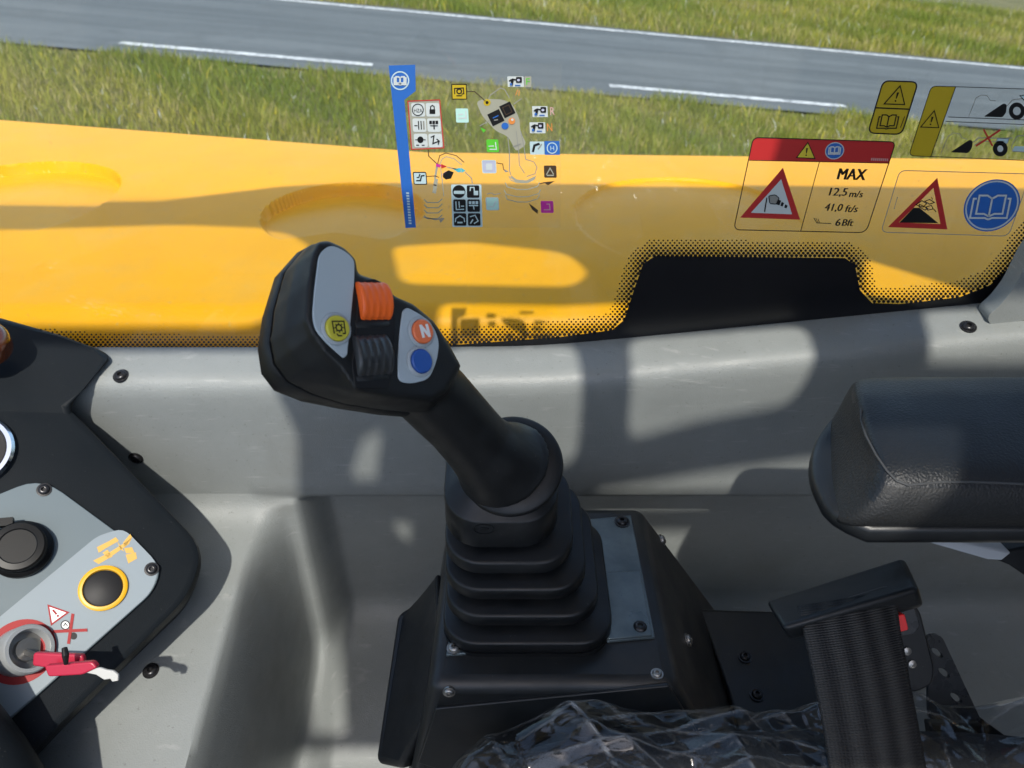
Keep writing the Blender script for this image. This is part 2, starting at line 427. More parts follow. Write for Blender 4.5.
def ground_mat():
    m = pm("verge_soil", (0.10, 0.10, 0.03), 0.95, var=(1.6, (0.17, 0.15, 0.06), 0.35, 0.7), bump=(40, 0.6, 0.03))
    return m
g = grid_mesh("ground", [-260 + 40 * i for i in range(14)], [-60 + 40 * i for i in range(12)], lambda x, y: gz(x, y) - 0.03, ground_mat())
tag(g, kind="structure")

# road: two straight edge lines read from the verge
nA, nB = G(120, 43.5), G(829, 105.5)
fA, fB = G(280, 0), G(1024, 69)
ndir = (nB - nA); ndir.z = 0; nlen = ndir.length; ndir.normalize()
fdir = (fB - fA); fdir.z = 0; fdir.normalize()
nrm = Vector((-ndir.y, ndir.x, 0)); fnrm = Vector((-fdir.y, fdir.x, 0))
def strip(name, base, d, nn, o0, o1, s0, s1, h, mat, seg=1):
    b = MB(); pts = []
    for k in range(seg + 1):
        s_ = s0 + (s1 - s0) * k / seg
        for o in (o0, o1):
            q = base + d * s_ + nn * o; pts.append((q.x, q.y, gz(q.x, q.y) + h))
    b.add(pts, [[2 * k, 2 * k + 1, 2 * k + 3, 2 * k + 2] for k in range(seg)])
    return b
def road_mat():
    m = pm("worn_asphalt", (0.085, 0.095, 0.105), 0.8, bump=(90, 0.5, 0.006))
    t, n, l, b = nodes_of(m)
    tc = n.new("ShaderNodeTexCoord"); mp = n.new("ShaderNodeMapping"); mp.inputs["Rotation"].default_value = (0, 0, -math.atan2(ndir.y, ndir.x))
    mp.inputs["Scale"].default_value = (0.12, 2.2, 1)
    n1 = n.new("ShaderNodeTexNoise"); n1.inputs["Scale"].default_value = 1.4; n1.inputs["Detail"].default_value = 5
    n2 = n.new("ShaderNodeTexNoise"); n2.inputs["Scale"].default_value = 60; n2.inputs["Detail"].default_value = 3
    l.new(tc.outputs["Object"], mp.inputs[0]); l.new(mp.outputs[0], n1.inputs["Vector"]); l.new(tc.outputs["Object"], n2.inputs["Vector"])
    ad = n.new("ShaderNodeMath"); ad.operation = 'MULTIPLY_ADD'; ad.inputs[1].default_value = 0.45; l.new(n2.outputs[0], ad.inputs[0]); l.new(n1.outputs[0], ad.inputs[2])
    cr = n.new("ShaderNodeValToRGB"); e = cr.color_ramp.elements
    e[0].position = 0.55; e[0].color = (0.075, 0.085, 0.088, 1); e[1].position = 0.92; e[1].color = (0.125, 0.138, 0.140, 1)
    l.new(ad.outputs[0], cr.inputs[0]); l.new(cr.outputs[0], b.inputs["Base Color"])
    return m
rb = MB(); pts = []
for s_ in (-60, -20, 0, 20, 70):
    a = nA + ndir * s_ - nrm * 0.42; t_ = s_ + (nA - fA).dot(fdir); c = fA + fdir * t_ + fnrm * 0.22
    pts += [(a.x, a.y, gz(a.x, a.y) + 0.004), (c.x, c.y, gz(c.x, c.y) + 0.004)]
rb.add(pts, [[2 * k, 2 * k + 1, 2 * k + 3, 2 * k + 2] for k in range(4)])
rm_ = road_mat(); specks(rm_, 40, 0.60, 0.72, (0.20, 0.21, 0.21), 0.6, (1, 1, 1), 4); specks(rm_, 2.2, 0.56, 0.66, (0.085, 0.094, 0.095), 0.6, (1, 1, 1), 9)
tag(rb.build("road", rm_, None, smooth=0, recalc=False), kind="structure")
M['linepaint'] = pm("worn_road_paint", (0.62, 0.63, 0.62), 0.7, var=(5, (0.34, 0.35, 0.36), 0.45, 0.75))
specks(M['linepaint'], 16, 0.50, 0.62, (0.16, 0.17, 0.175), 0.75, (1, 1, 1), 5)
lb = strip("l", fA, fdir, fnrm, -0.07, 0.07, -60, 80, 0.010, None)
dl = (G(372, 65) - nA).length; g2 = (G(607, 84.5) - nA).length; per = g2
for k in range(-4, 6):
    q = strip("l", nA, ndir, nrm, -0.065, 0.065, per * k, per * k + dl, 0.010, None); lb.add(q.v, q.f)
tag(lb.build("road_marking", M['linepaint'], None, smooth=0, recalc=False), kind="structure")

# grass: blades as one mesh per verge
def grass_mat():
    m = bpy.data.materials.new("mown_grass")
    t, n, l, b = nodes_of(m)
    at = n.new("ShaderNodeAttribute"); at.attribute_name = "blade_colour"
    l.new(at.outputs["Color"], b.inputs["Base Color"]); b.inputs["Roughness"].default_value = 0.55
    b.inputs["Specular IOR Level"].default_value = 0.3
    tl = n.new("ShaderNodeBsdfTranslucent"); l.new(at.outputs["Color"], tl.inputs[0])
    mx = n.new("ShaderNodeMixShader"); mx.inputs[0].default_value = 0.3
    l.new(b.outputs[0], mx.inputs[1]); l.new(tl.outputs[0], mx.inputs[2]); l.new(mx.outputs[0], n["Material Output"].inputs[0])
    return m
M['grass'] = grass_mat()
def grass(name, xy, hmin, hmax, wid, dry, flowers, label):
    N = len(xy); x = xy[:, 0]; y = xy[:, 1]; z = TILT * x - 0.02
    big = np.sin(x * 1.3 + 2 * np.sin(y * 0.9)) * 0.5 + np.sin(y * 2.1 + x * 0.6 + 1) * 0.5 + np.sin(x * 5.1 + y * 4.3) * .35 + rng.normal(0, 0.35, N)
    h = rng.uniform(hmin, hmax, N) * (1 + 0.25 * np.sin(x * 3.1 + y * 2.2)) * (0.75 + 0.35 * rng.random(N))
    a = rng.uniform(0, 2 * np.pi, N); w = wid * rng.uniform(0.6, 1.4, N); yf = rng.random(N) < flowers; wf = rng.random(N) < flowers * 0.6; w = np.where(yf | wf, w * 1.5, w)
    lean = h * rng.uniform(0.1, 0.75, N); b = rng.uniform(0, 2 * np.pi, N)
    ca, sa = np.cos(a) * w, np.sin(a) * w
    V = np.zeros((N, 5, 3))
    V[:, 0] = np.stack([x - ca, y - sa, z], 1); V[:, 1] = np.stack([x + ca, y + sa, z], 1)
    mx, my = x + np.cos(b) * lean * 0.35, y + np.sin(b) * lean * 0.35
    V[:, 2] = np.stack([mx + ca * .8, my + sa * .8, z + h * 0.6], 1); V[:, 3] = np.stack([mx - ca * .8, my - sa * .8, z + h * 0.6], 1)
    V[:, 4] = np.stack([x + np.cos(b) * lean, y + np.sin(b) * lean, z + h], 1)
    me = bpy.data.meshes.new(name)
    me.vertices.add(N * 5); me.vertices.foreach_set("co", V.reshape(-1))
    base = np.arange(N) * 5
    loops = np.concatenate([np.stack([base, base + 1, base + 2, base + 3], 1), np.stack([base + 3, base + 2, base + 4], 1)], 1).reshape(-1)
    starts = np.stack([np.arange(N) * 7, np.arange(N) * 7 + 4], 1).reshape(-1)
    me.loops.add(N * 7); me.loops.foreach_set("vertex_index", loops.astype(np.int32))
    me.polygons.add(N * 2); me.polygons.foreach_set("loop_start", starts.astype(np.int32))
    g0 = np.array([0.165, 0.215, 0.020]); g1 = np.array([0.33, 0.31, 0.045]); d0 = np.array([0.46, 0.38, 0.16])
    k = np.clip(big * 0.5 + 0.5, 0, 1)[:, None]
    c = g0 * (1 - k) + g1 * k
    isdry = (rng.random(N) < dry * np.clip(0.6 + 0.8 * (big), 0.1, 2.2))[:, None]
    c = np.where(isdry, d0 * rng.uniform(0.7, 1.2, (N, 1)), c) * rng.uniform(0.75, 1.25, (N, 1))
    c[yf] = np.array([0.62, 0.50, 0.04])
    c[wf] = np.array([0.6, 0.6, 0.55])
    C4 = np.ones((N, 5, 4)); C4[:, :, :3] = c[:, None, :]
    at = me.color_attributes.new("blade_colour", 'FLOAT_COLOR', 'POINT'); at.data.foreach_set("color", C4.reshape(-1))
    me.update(calc_edges=True); me.validate()
    me.materials.append(M['grass'])
    o = bpy.data.objects.new(name, me); COL.objects.link(o)
    return tag(o, label, "grass", kind="stuff")
def sample_band(N, s0, s1, offs, base, d, nn):
    s_ = rng.uniform(s0, s1, N); o_ = rng.uniform(offs[0], offs[1], N)
    edge = 0.10 * np.sin(s_ * 2.3) + 0.06 * np.sin(s_ * 6.1)
    o_ = o_ + edge * (o_ > offs[1] - 0.5) if offs[0] < 0 else o_ - edge * (o_ < offs[0] + 0.5)
    return np.stack([base.x + d.x * s_ + nn.x * o_, base.y + d.y * s_ + nn.y * o_], 1)
grass("near_grass", sample_band(150000, -5, 14, (-4.6, -0.48), nA, ndir, nrm), 0.05, 0.15, 0.0038, 0.18, 0.008,
      "rough green grass verge between yellow bonnet and road")
grass("far_grass", sample_band(120000, -2, 20, (0.30, 7.0), fA, fdir, fnrm), 0.08, 0.20, 0.0055, 0.22, 0.012,
      "sunny grass bank with yellow flowers beyond the road")

# ------------------------------------------------------------------ yellow bonnet
YB = 1.045
def bon_far(x): return 1.86 - 0.04 * x + 0.20 * max(0, -x - 0.2)
DIPS = [(-1.02, 1.50, 0.21, 0.024), (-0.326, 1.42, 0.155, 0.026), (0.335, 1.40, 0.215, 0.006)]
def bon_z(x, y):
    t = (y - YB) / (bon_far(x) - YB)
    z = -0.605 + 0.02 * math.sin(math.pi * min(1, max(0, t)))
    if t > 0.93: z -= 0.05 * ((t - 0.93) / 0.07) ** 2
    e = y - YB
    if e < 0.045: z -= 0.045 - math.sqrt(max(0, 0.045 ** 2 - (0.045 - e) ** 2))
    for cx, cy, r, dp in DIPS:
        q = math.hypot(x - cx, y - cy)
        if q < r + 0.02:
            m = 1 - sst(r - 0.0035, r + 0.0015, q)
            z -= dp * m * max(0.0, min(1.0, 0.45 + 0.75 * (y - cy) / r + 0.25 * abs(x - cx) / r))
    return EYE + z
bm_ = MB(); nx = 860; rows = []
for j in range(-6, 340):
    row = []
    for i in range(nx):
        x = -2.4 + 4.4 * i / (nx - 1); yf = bon_far(x)
        if j < 0: row.append((x, YB - 0.0005 * j * -1, EYE - 0.65 - 0.1 * (-j)))
        else:
            t = j / 339; tt = t ** 1.12; y = YB + (yf - YB) * tt
            row.append((x, y, bon_z(x, y)))
    rows.append(row)
last = rows[-1]
rows.append([(p[0], p[1] + 0.03, p[2] - 0.05) for p in last]); rows.append([(p[0], p[1] + 0.05, p[2] - 0.6) for p in last])
bm_.loft(rows, 0, (False, False), closed=False)
bon_root = thing("engine_bonnet", "yellow painted engine bonnet with shallow round dips outside the window", "bonnet", (0, 1.4, EYE - 1.2))
bm_.build("bonnet_skin", M['yellow'], bon_root, smooth=24, recalc=False)

# ------------------------------------------------------------------ grey side trim
def sill_dz(x): return 0.118 * (math.sqrt((x - 0.03) ** 2 + 0.0025) + (x - 0.03)) / 2
def trim_profile(x):
    dz = sill_dz(x); m = sst(-0.272, -0.236, x); hb = 1 - sst(-0.318, -0.276, x)
    pts = [(0.744, -0.56), (0.744, -0.470 + dz), (0.738, -0.4705 + dz), (0.725, -0.4735 + dz), (0.708, -0.4785 + dz), (0.700, -0.4815 + dz), (0.6945, -0.4865 + dz), (0.6915, -0.494 + dz), (0.6905, -0.504 + dz)]
    zt, zb = -0.504 + dz, -0.655
    for k in range(1, 9):
        t = k / 8; pts.append((0.6905 + 0.010 * t, zt + (zb - zt) * t))
    yb = 0.7005
    deep = [(yb + 0.003, -0.662), (yb + 0.003 + 0.010 * m, -0.668), (yb + 0.050 * m, -0.6705), (yb + 0.058 * m, -0.677)]
    y0 = yb + 0.058 * m
    for k in range(1, 13):
        t = k / 12; deep.append((y0 + 0.012 * t * m, -0.68 - 0.25 * t))
    y1 = deep[-1][0]
    deep += [(y1 - 0.008, -0.945), (y1 - 0.03, -0.962), (y1 - 0.10, -0.975), (y1 - 0.19, -0.985), (y1 - 0.22, -1.00), (y1 - 0.235, -1.06), (y1 - 0.24, -1.27)]
    if hb > 0:
        n = len(deep); hump = []
        for k in range(n):
            t = k / (n - 1)
            if t < 0.18: a_ = t / 0.18 * 1.25; q = (yb - 0.045 * (1 - math.cos(a_)), -0.655 - 0.045 * math.sin(a_) * 0.75)
            elif t < 0.86: w = (t - 0.18) / 0.68; q = (0.670 - 0.325 * w, -0.687 - 0.052 * w - 0.012 * w * w)
            else: w = (t - 0.86) / 0.14; q = (0.345 - 0.05 * min(1, w * 2), -0.751 - 0.5 * w * w)
            hump.append(q)
        deep = [(d[0] * (1 - hb) + h[0] * hb, d[1] * (1 - hb) + h[1] * hb) for d, h in zip(deep, hump)]
    return pts + deep
tb = MB(); secs = []
NX = 420
for i in range(NX):
    x = -1.0 + 2.1 * i / (NX - 1); secs.append([(x, y, EYE + z) for y, z in trim_profile(x)])
tb.loft(secs, 0, (False, False), closed=False)
trim_bvh = bvh_of(tb)
trim = thing("side_trim", "pale grey moulded plastic side trim below the window, with black screws", "trim panel", (0, 0.68, EYE - 1.27))
tb.build("trim_moulding", M['panel'], trim, smooth=60, recalc=False)
for (u, v) in ((121, 376), (136, 458), (151, 671), (968, 327)):
    loc, nor = hit(trim_bvh, u, v); screw(loc, nor, 0.0068, trim)
# ================================================================== CAB SHELL
YG = 0.745                                            # inner face of the side window
cab = thing("vehicle_cab", "unseen pale grey cab shell with corner posts and roof holes added to shape sunlight", "cab", (0, 0, EYE - 1.3)); tag(cab, kind="structure")
ZR = 0.42
def to_roof(p):
    k = (EYE + ZR - p.z) / SUN_DIR.z
    q = p + SUN_DIR * k; return Vector((q.x, q.y))
def panel_pt(u, v):
    r_ = trim_bvh.ray_cast(EYEV, ray(u, v).normalized())[0]
    return r_ if r_ is not None else Py(u, v, 0.68)
bonnet_pt = lambda u, v: Pz(u, v, -0.60)
ROOF_OPEN = []                                        # holes added to cast the wanted sun patches, in roof coordinates
def opening(pts, r=0.02): ROOF_OPEN.append(round_poly([tuple(p) for p in pts], r, 4))
#ROOF_HOLES
opening([to_roof(bonnet_pt(*q)) for q in [(-400, 236), (0, 234), (180, 229), (285, 233), (330, 262), (290, 296), (255, 322), (-400, 320)]], 0.05)
opening([to_roof(bonnet_pt(*q)) for q in [(392, 250), (470, 246), (566, 256), (590, 275), (575, 290), (400, 287)]], 0.03)
opening([to_roof(bonnet_pt(*q)) for q in [(440, 303), (560, 305), (690, 300), (690, 340), (430, 340)]], 0.02)
opening([to_roof(bonnet_pt(*q)) for q in [(862, 262), (985, 296), (900, 315), (860, 306)]], 0.01)
ROOF_OPEN.append(round_poly([(-1.35, -0.92), (1.35, -0.92), (1.35, -0.50), (0.52, -0.50), (0.50, -0.43), (-0.08, -0.43), (-0.10, -0.50), (-1.35, -0.50)], 0.05, 4))  # rear hole added so sun and sky reach the seat wrap and lower trim
for pts_, r_ in (
    ([(-300, 352), (268, 352), (280, 400), (300, 440), (302, 500), (318, 560), (338, 640), (346, 740), (312, 740), (300, 690), (262, 605), (252, 560), (246, 640), (222, 800), (60, 960), (-300, 960)], 0.012),
    ([(448, 348), (576, 345), (582, 400), (576, 470), (540, 474), (500, 440), (440, 420)], 0.02),
    ([(628, 340), (805, 326), (812, 372), (790, 412), (700, 428), (626, 448)], 0.02),
    ([(922, 312), (1200, 300), (1200, 372), (922, 372)], 0.012),
    ([(590, 505), (700, 474), (860, 452), (835, 508), (690, 512), (590, 514)], 0.01),
    ([(636, 532), (748, 532), (722, 572), (690, 605), (636, 560)], 0.01),
    ([(362, 440), (384, 430), (392, 500), (366, 500)], 0.006),
    ([(340, 532), (398, 524), (445, 520), (445, 600), (400, 660), (352, 648)], 0.01) if False else ([(390, 524), (412, 524), (410, 548), (400, 540)], 0.004)):
    opening([to_roof(panel_pt(*q)) for q in pts_], r_)  # each hole traced back along the sun from a lit area of trim
outer = [(-1.5, -1.0), (1.5, -1.0), (1.5, 0.765), (0.3, 0.80), (-0.38, 0.81), (-0.52, 0.785), (-0.74, 0.705), (-1.5, 0.69)]  # unseen roof edge, bent to set the shadow line on the bonnet
cv = [Vector(p) for p in outer]; ce = [(i, (i + 1) % len(outer)) for i in range(len(outer))]
for h_ in ROOF_OPEN:
    o_ = len(cv); cv += [Vector(p) for p in h_]; ce += [(o_ + i, o_ + (i + 1) % len(h_)) for i in range(len(h_))]
def in_poly(p, poly):
    c = False; j = len(poly) - 1
    for i in range(len(poly)):
        if (poly[i][1] > p[1]) != (poly[j][1] > p[1]) and p[0] < (poly[j][0] - poly[i][0]) * (p[1] - poly[i][1]) / (poly[j][1] - poly[i][1]) + poly[i][0]: c = not c
        j = i
    return c
dv, de, df, _, _, _ = delaunay_2d_cdt(cv, ce, [], 0, 1e-6)
rf = MB(); keep = []
for f in df:
    cx = sum(dv[i].x for i in f) / 3; cy = sum(dv[i].y for i in f) / 3
    if -1.5 < cx < 1.5 and -1 < cy < .8 and in_poly((cx, cy), outer) and not any(in_poly((cx, cy), h_) for h_ in ROOF_OPEN): keep.append(list(f))
rf.add([(p.x, p.y, EYE + ZR) for p in dv], keep)
ro = rf.build("roof", M['cabgrey'], cab, smooth=0, recalc=False)
sm_ = ro.modifiers.new("thickness", 'SOLIDIFY'); sm_.thickness = 0.012; sm_.offset = 1
for (px_, py_) in ((-1.42, 0.65), (1.42, 0.70), (-1.42, -0.95), (1.42, -0.95)):
    b = MB(); b.box((px_, py_, EYE - 0.43), (0.045, 0, 0), (0, 0.04, 0), (0, 0, 0.845)); b.build("post", M['cabgrey'], cab, bevel=(0.01, 2))
wl = MB(); wl.box((0, -1.0, EYE - 0.72), (1.45, 0, 0), (0, 0.012, 0), (0, 0, 0.54)); wl.build("door_panel", M['cabgrey'], cab, smooth=0)  # out-of-view wall, added to keep light off the lower interior
wl = MB(); wl.box((1.48, -0.1, EYE - 0.60), (0.012, 0, 0), (0, 0.84, 0), (0, 0, 0.66)); wl.build("rear_panel", M['fabric'], cab, smooth=0)  # unseen wall, added and kept dark to dim the lower right
fb = MB(); fb.box((0, -0.1, EYE - 1.28), (1.5, 0, 0), (0, 0.95, 0), (0, 0, 0.02)); fb.build("floor_pan", M['floor'], cab, smooth=0)

# ------------------------------------------------------------------ window with printed dotted border
win = thing("side_window", "clear side window with dotted black printed border above grey trim", "window", (0, YG, EYE - 0.45))
wb = MB(); wb.box((0, YG + 0.003, EYE - 0.09), (1.37, 0, 0), (0, 0.003, 0), (0, 0, 0.49)); wb.build("pane", M['glass'], win, smooth=0)
def gmap(u, v, layer=1): return Py(u, v, YG - 0.0003 * layer - 0.0002)
BORD = [(-300, 342), (60, 346), (105, 350), (255, 352), (440, 346), (560, 337), (612, 330), (624, 320), (634, 290), (643, 264), (655, 256), (750, 257), (845, 258), (855, 265), (860, 290), (872, 303), (900, 304), (960, 297), (990, 285), (1008, 268), (1024, 246), (1060, 200), (1100, 120), (1140, 0)]
pr = Print(gmap, ['seal'])
low = [(u, 470) for u, _ in BORD if u <= 1060]
pr.mb.loft([[gmap(u, v) for u, v in BORD], [gmap(u if u < 1060 else 1240, max(v, 470) if u < 1040 else v + 60) for u, v in BORD]], 0, (False, False), closed=False)
def seg_dist(p, a, b):
    ab = (b[0] - a[0], b[1] - a[1]); t = max(0, min(1, ((p[0] - a[0]) * ab[0] + (p[1] - a[1]) * ab[1]) / (ab[0] ** 2 + ab[1] ** 2)))
    return math.hypot(p[0] - a[0] - t * ab[0], p[1] - a[1] - t * ab[1])
bpoly = BORD + [(1240, 0), (1240, 500), (-300, 500)]
sp = 4.1
for r_ in range(0, 122):
    for c_ in range(0, 305):
        u = -60 + c_ * sp * 1.12 + (sp * 0.56 if r_ % 2 else 0); v = 60 + r_ * sp * 0.62 * 1.0
        if in_poly((u, v), bpoly): continue
        d = min(seg_dist((u, v), BORD[i], BORD[i + 1]) for i in range(len(BORD) - 1))
        if d > 16.5: continue
        rad = 1.95 - 1.1 * (d / 16.5)
        pr.mb.add([gmap(u + rad * math.cos(a), v + rad * 0.92 * math.sin(a), 1) for a in [math.pi / 4 * i for i in range(8)]], [list(range(8))])
pr.build("dotted_border", win)

# corner trim at the right end of the sill
cb = MB(); cb.prism([Py(u, v, 0.712) for u, v in round_poly([(1000, 306, 10), (1014, 288, 8), (1030, 256, 8), (1120, 130, 4), (1120, 430, 4), (1024, 364, 8), (985, 318, 10)], 6, 4)], (0, 0.022, 0))
co_ = cb.build("corner_trim", M['panel'], trim, bevel=(0.006, 3))

# ================================================================== DASH (left)
DD = 0.70
dash = thing("dashboard", "charcoal dashboard corner with blue grey control plate, left of the grey trim", "dashboard", P(-60, 560, 0.86))
def dfn(u, v): return 0.785 + 0.0003 * (u - 100) - 0.00035 * (v - 560)
d0_, d1_, d2_ = P(100, 560, dfn(100, 560)), P(140, 560, dfn(140, 560)), P(100, 520, dfn(100, 520))
DN = (d1_ - d0_).cross(d2_ - d0_).normalized()
if DN.dot(FW) > 0: DN = -DN
DU = (d2_ - d0_); DU = (DU - DN * DU.dot(DN)).normalized(); DX = DU.cross(DN)
def dp(u, v, h=0.0):
    r = ray(u, v); return EYEV + r * ((d0_ - EYEV).dot(DN) / r.dot(DN)) + DN * h
db = MB()
low_front = round_poly([(-260, 392), (68, 404, 14), (206, 548, 34), (190, 596, 20), (58, 728, 10), (-260, 1060)], 10, 5)
mid = [(u, v) for u, v in low_front]
db.loft([[dp(u * 0.985 - 6, 560 + (v - 560) * 0.965) for u, v in low_front],
         [dp(u * 0.997 - 1.5, 560 + (v - 560) * 0.992, -0.004) for u, v in low_front],
         [dp(u, v, -0.013) for u, v in low_front], [dp(u, v, -0.03) for u, v in low_front], [dp(u - 6, 560 + (v - 560) * 0.96, -0.10) for u, v in low_front]])
db.build("dash_body", M['dash'], dash, smooth=35)
tp = MB()
top = [(-260, 420), (77, 424), (70, 407), (84, 388), (113, 356), (100, 349), (60, 334), (0, 317), (-260, 230)]
dep = [0.735, 0.832, 0.828, 0.828, 0.852, 0.862, 0.868, 0.862, 0.856]
tp.loft([[P(u, v, d) for (u, v), d in zip(top, dep)], [P(u - 4, v + 4, d + 0.05) for (u, v), d in zip(top, dep)]])
tp.build("dash_top", M['dash'], dash, bevel=(0.008, 4, 20))
NCAM = -FW
# control plate
plate_pts = round_poly([(-60, 520), (42, 478, 26), (162, 566, 20), (154, 592, 16), (40, 694, 10), (-60, 780)], 10, 5)
pb = MB(); pb.prism([dp(u, v, 0.0045) for u, v in plate_pts], DN * -0.006)
plate = pb.build("control_plate", M['plate'], dash, bevel=(0.001, 2))
inset = round_poly([(-60, 668), (98, 537, 8), (124, 529, 10), (160, 566, 16), (153, 592, 14), (40, 692, 8), (-60, 778)], 8, 4)
ib = MB(); ib.add([dp(u, v, 0.0049) for u, v in inset], [list(range(len(inset)))]); ib.build("pale_band", M['plate_pale'], plate, smooth=0, recalc=False)
for (u, v) in ((45, 491), (152, 570)): screw(dp(u, v, 0.0045), DN, 0.0056, plate)
def grow(pr_, k=1.07): return [(r * k, h * k) for r, h in pr_]
# power socket with cap
sk = MB(); sk.lathe(dp(23, 551, 0.0045), DN, grow([(0.026, 0), (0.026, 0.006), (0.024, 0.008), (0.0225, 0.009), (0.0225, 0.017), (0.021, 0.019), (0.016, 0.0195), (0.015, 0.0185), (0.0, 0.0185)]), 40)
skt = sk.build("power_socket", M['cap'], dash, smooth=35)
cp = MB()
for rr_ in (0.0115, 0.0085): cp.lathe(dp(23, 551, 0.0045 + 0.0186), DN, grow([(rr_ + 0.0006, 0), (rr_ + 0.0006, 0.0006), (rr_ - 0.0006, 0.0006), (rr_ - 0.0006, 0)]), 32, 0, (False, False))
cp.box(dp(6, 527, 0.018), DX * 0.010, DU * 0.004, DN * 0.004)
cp.build("cap_relief", M['cap'], skt, smooth=30)
skp = Print(lambda u, v, l: dp(u, v, 0.0045 + 0.0187 + 0.0002 * l), ['dkgrey'])
skp.text("12V", [(16, 541), (31, 541), (31, 549), (16, 549)], 'dkgrey', 1); skp.build("cap_lettering", skt)
# push button with yellow ring
rb_ = MB(); rb_.lathe(dp(104, 589, 0.0045), DN, grow([(0.0208, 0), (0.0208, 0.0028), (0.0195, 0.0036), (0.0172, 0.0036), (0.0165, 0.0012)]), 40, 0, (True, False))
btn = rb_.build("stop_button", M['yellow_ring'], dash, smooth=35)
bb_ = MB(); bb_.lathe(dp(104, 589, 0.0045), DN, grow([(0.0163, -0.001), (0.0163, 0.0016), (0.0150, 0.0022), (0.0, 0.0026)]), 36); bb_.build("button_face", M['ink'], btn, smooth=40)
# worn yellow print, warning sign and crossed-out symbols
pp = Print(lambda u, v, l: dp(u, v, 0.0049 + 0.0002 * l), ['yellow_print', 'red', 'white', 'ink'])
def z4(x, y): return (x / 3.2, 460 + y / 3.2)
for q in ([(312, 282), (352, 262), (372, 250), (382, 262), (340, 286), (318, 300)], [(300, 325), (350, 300), (410, 262), (424, 250), (414, 272), (352, 316), (318, 336)],
          [(330, 300), (346, 290), (362, 312), (350, 318)], [(395, 268), (418, 240), (424, 250), (402, 282)], [(398, 285), (424, 282), (432, 300), (406, 302)], [(404, 306), (436, 298), (440, 318), (412, 334)], [(376, 262), (392, 284), (400, 296), (388, 290)]):
    pp.poly([z4(*p) for p in q], 'yellow_print', 1)
pp.build("worn_yellow_print", plate); pp.mb = MB()
tri = [z4(158, 468), z4(220, 490), z4(168, 528)]
pp.poly(tri, 'white', 1); pp.stroke(tri, 1.6, 'red', 2, True)
pp.stroke([z4(172, 482), z4(184, 496)], 2.0, 'red', 3); pp.ell(*z4(188, 501), 1.2, 1.2, 'red', 3, 8)
pp.ring(*z4(212, 530), 4.2, 4.2, 1.1, 'ink', 1, 20); pp.ell(*z4(212, 530), 3.6, 3.6, 'white', 1, 16); pp.stroke([z4(206, 534), z4(212, 524), z4(219, 533)], 1.0, 'ink', 2)
pp.ell(*z4(238, 565), 3.6, 3.6, 'ink', 1, 16)
pp.stroke([z4(236, 494), z4(222, 590)], 3.0, 'red', 3); pp.stroke([z4(172, 551), z4(282, 546)], 3.0, 'red', 4)
pp.build("warning_symbols", plate)
# ignition switch
ks = dp(22, 652, 0.0045); kax = (DN + DX * 0.62 + DU * -0.02).normalized()
rg = MB(); rg.lathe(ks, DN, [(0.0295, 0), (0.0295, 0.0008), (0.026, 0.0008)], 44, 0, (True, True)); ign = rg.build("ignition_switch", M['red'], dash, smooth=30)
bz = MB(); bz.lathe(ks, kax, [(0.0225, -0.006), (0.0225, 0.018), (0.0212, 0.0205), (0.0180, 0.0205), (0.0168, 0.016), (0.0168, 0.006), (0.0, 0.006)], 44, 0, (True, True)); bz.build("bezel", M['silver'], ign, smooth=40)
cr_ = MB(); cr_.lathe(ks, kax, [(0.0166, 0.0062), (0.0166, 0.009), (0.0105, 0.0092), (0.0100, 0.0145), (0.0, 0.0148)], 30); cr_.build("lock_barrel", M['zinc'], ign, smooth=40)
# keys
key = thing("ignition_keys", "red plastic ignition keys with pale tag hanging in silver switch", "keys", ks + kax * 0.02)
kb = MB()
KD = dfn(22, 652)
def slab(mb, pts, d0, th, m=0): mb.prism([P(u, v, d0) for u, v in pts], FW * th, m)
slab(kb, round_poly([(33, 653), (82, 655), (84, 663), (60, 670), (32, 666)], 3), KD - 0.035, 0.006); kb.build("key_head", M['keyred'], key, bevel=(0.0015, 3))
kb = MB(); slab(kb, round_poly([(44, 666), (92, 662), (97, 668), (82, 675), (48, 677)], 3), KD - 0.048, 0.007); kb.build("key_head", M['keyred'], key, bevel=(0.0018, 3))
kb = MB(); slab(kb, [(85, 669), (100, 668), (106, 670), (113, 671), (118, 675), (118, 681), (112, 682), (110, 679), (104, 680), (96, 675), (86, 673)], KD - 0.046, 0.003); kb.build("key_tag", M['tag'], key, bevel=(0.0007, 2))
kb = MB(); kb.tube([P(66, 664, KD - 0.051), P(65.5, 655, KD - 0.053), P(64.5, 648, KD - 0.05)], [0.0018, 0.0030, 0.0024], 10); kb.build("key_ring", M['ink'], key)
kb = MB(); kb.tube([ks + kax * 0.006, P(38, 657, KD - 0.031)], 0.0028, 8); kb.build("key_shaft", M['zinc'], key)
# gauge and lamp at the picture's left edge
gb = MB(); gb.lathe(dp(-28, 452, 0.0), DN, [(0.0385, -0.004), (0.0385, 0.006), (0.036, 0.0085), (0.032, 0.0085), (0.0295, 0.005), (0.0295, 0.001)], 48, 0, (True, False)); ga = gb.build("gauge", M['chrome'], dash, smooth=40)
gf = MB(); gf.lathe(dp(-28, 452, 0.0), DN, [(0.0294, -0.002), (0.0294, 0.0012), (0.0, 0.0012)], 40); gf.build("gauge_dial", M['ink'], ga, smooth=40)
lb2 = MB(); lc = P(-18, 342, 0.79); lb2.lathe(lc, (DN + Vector((0, 0, .6))).normalized(), [(0.025, -0.012), (0.025, 0.002), (0.0235, 0.007), (0.019, 0.012), (0.011, 0.0155), (0.0, 0.0165)], 36); lb2.build("indicator_lamp", M['lens'], dash, smooth=60)
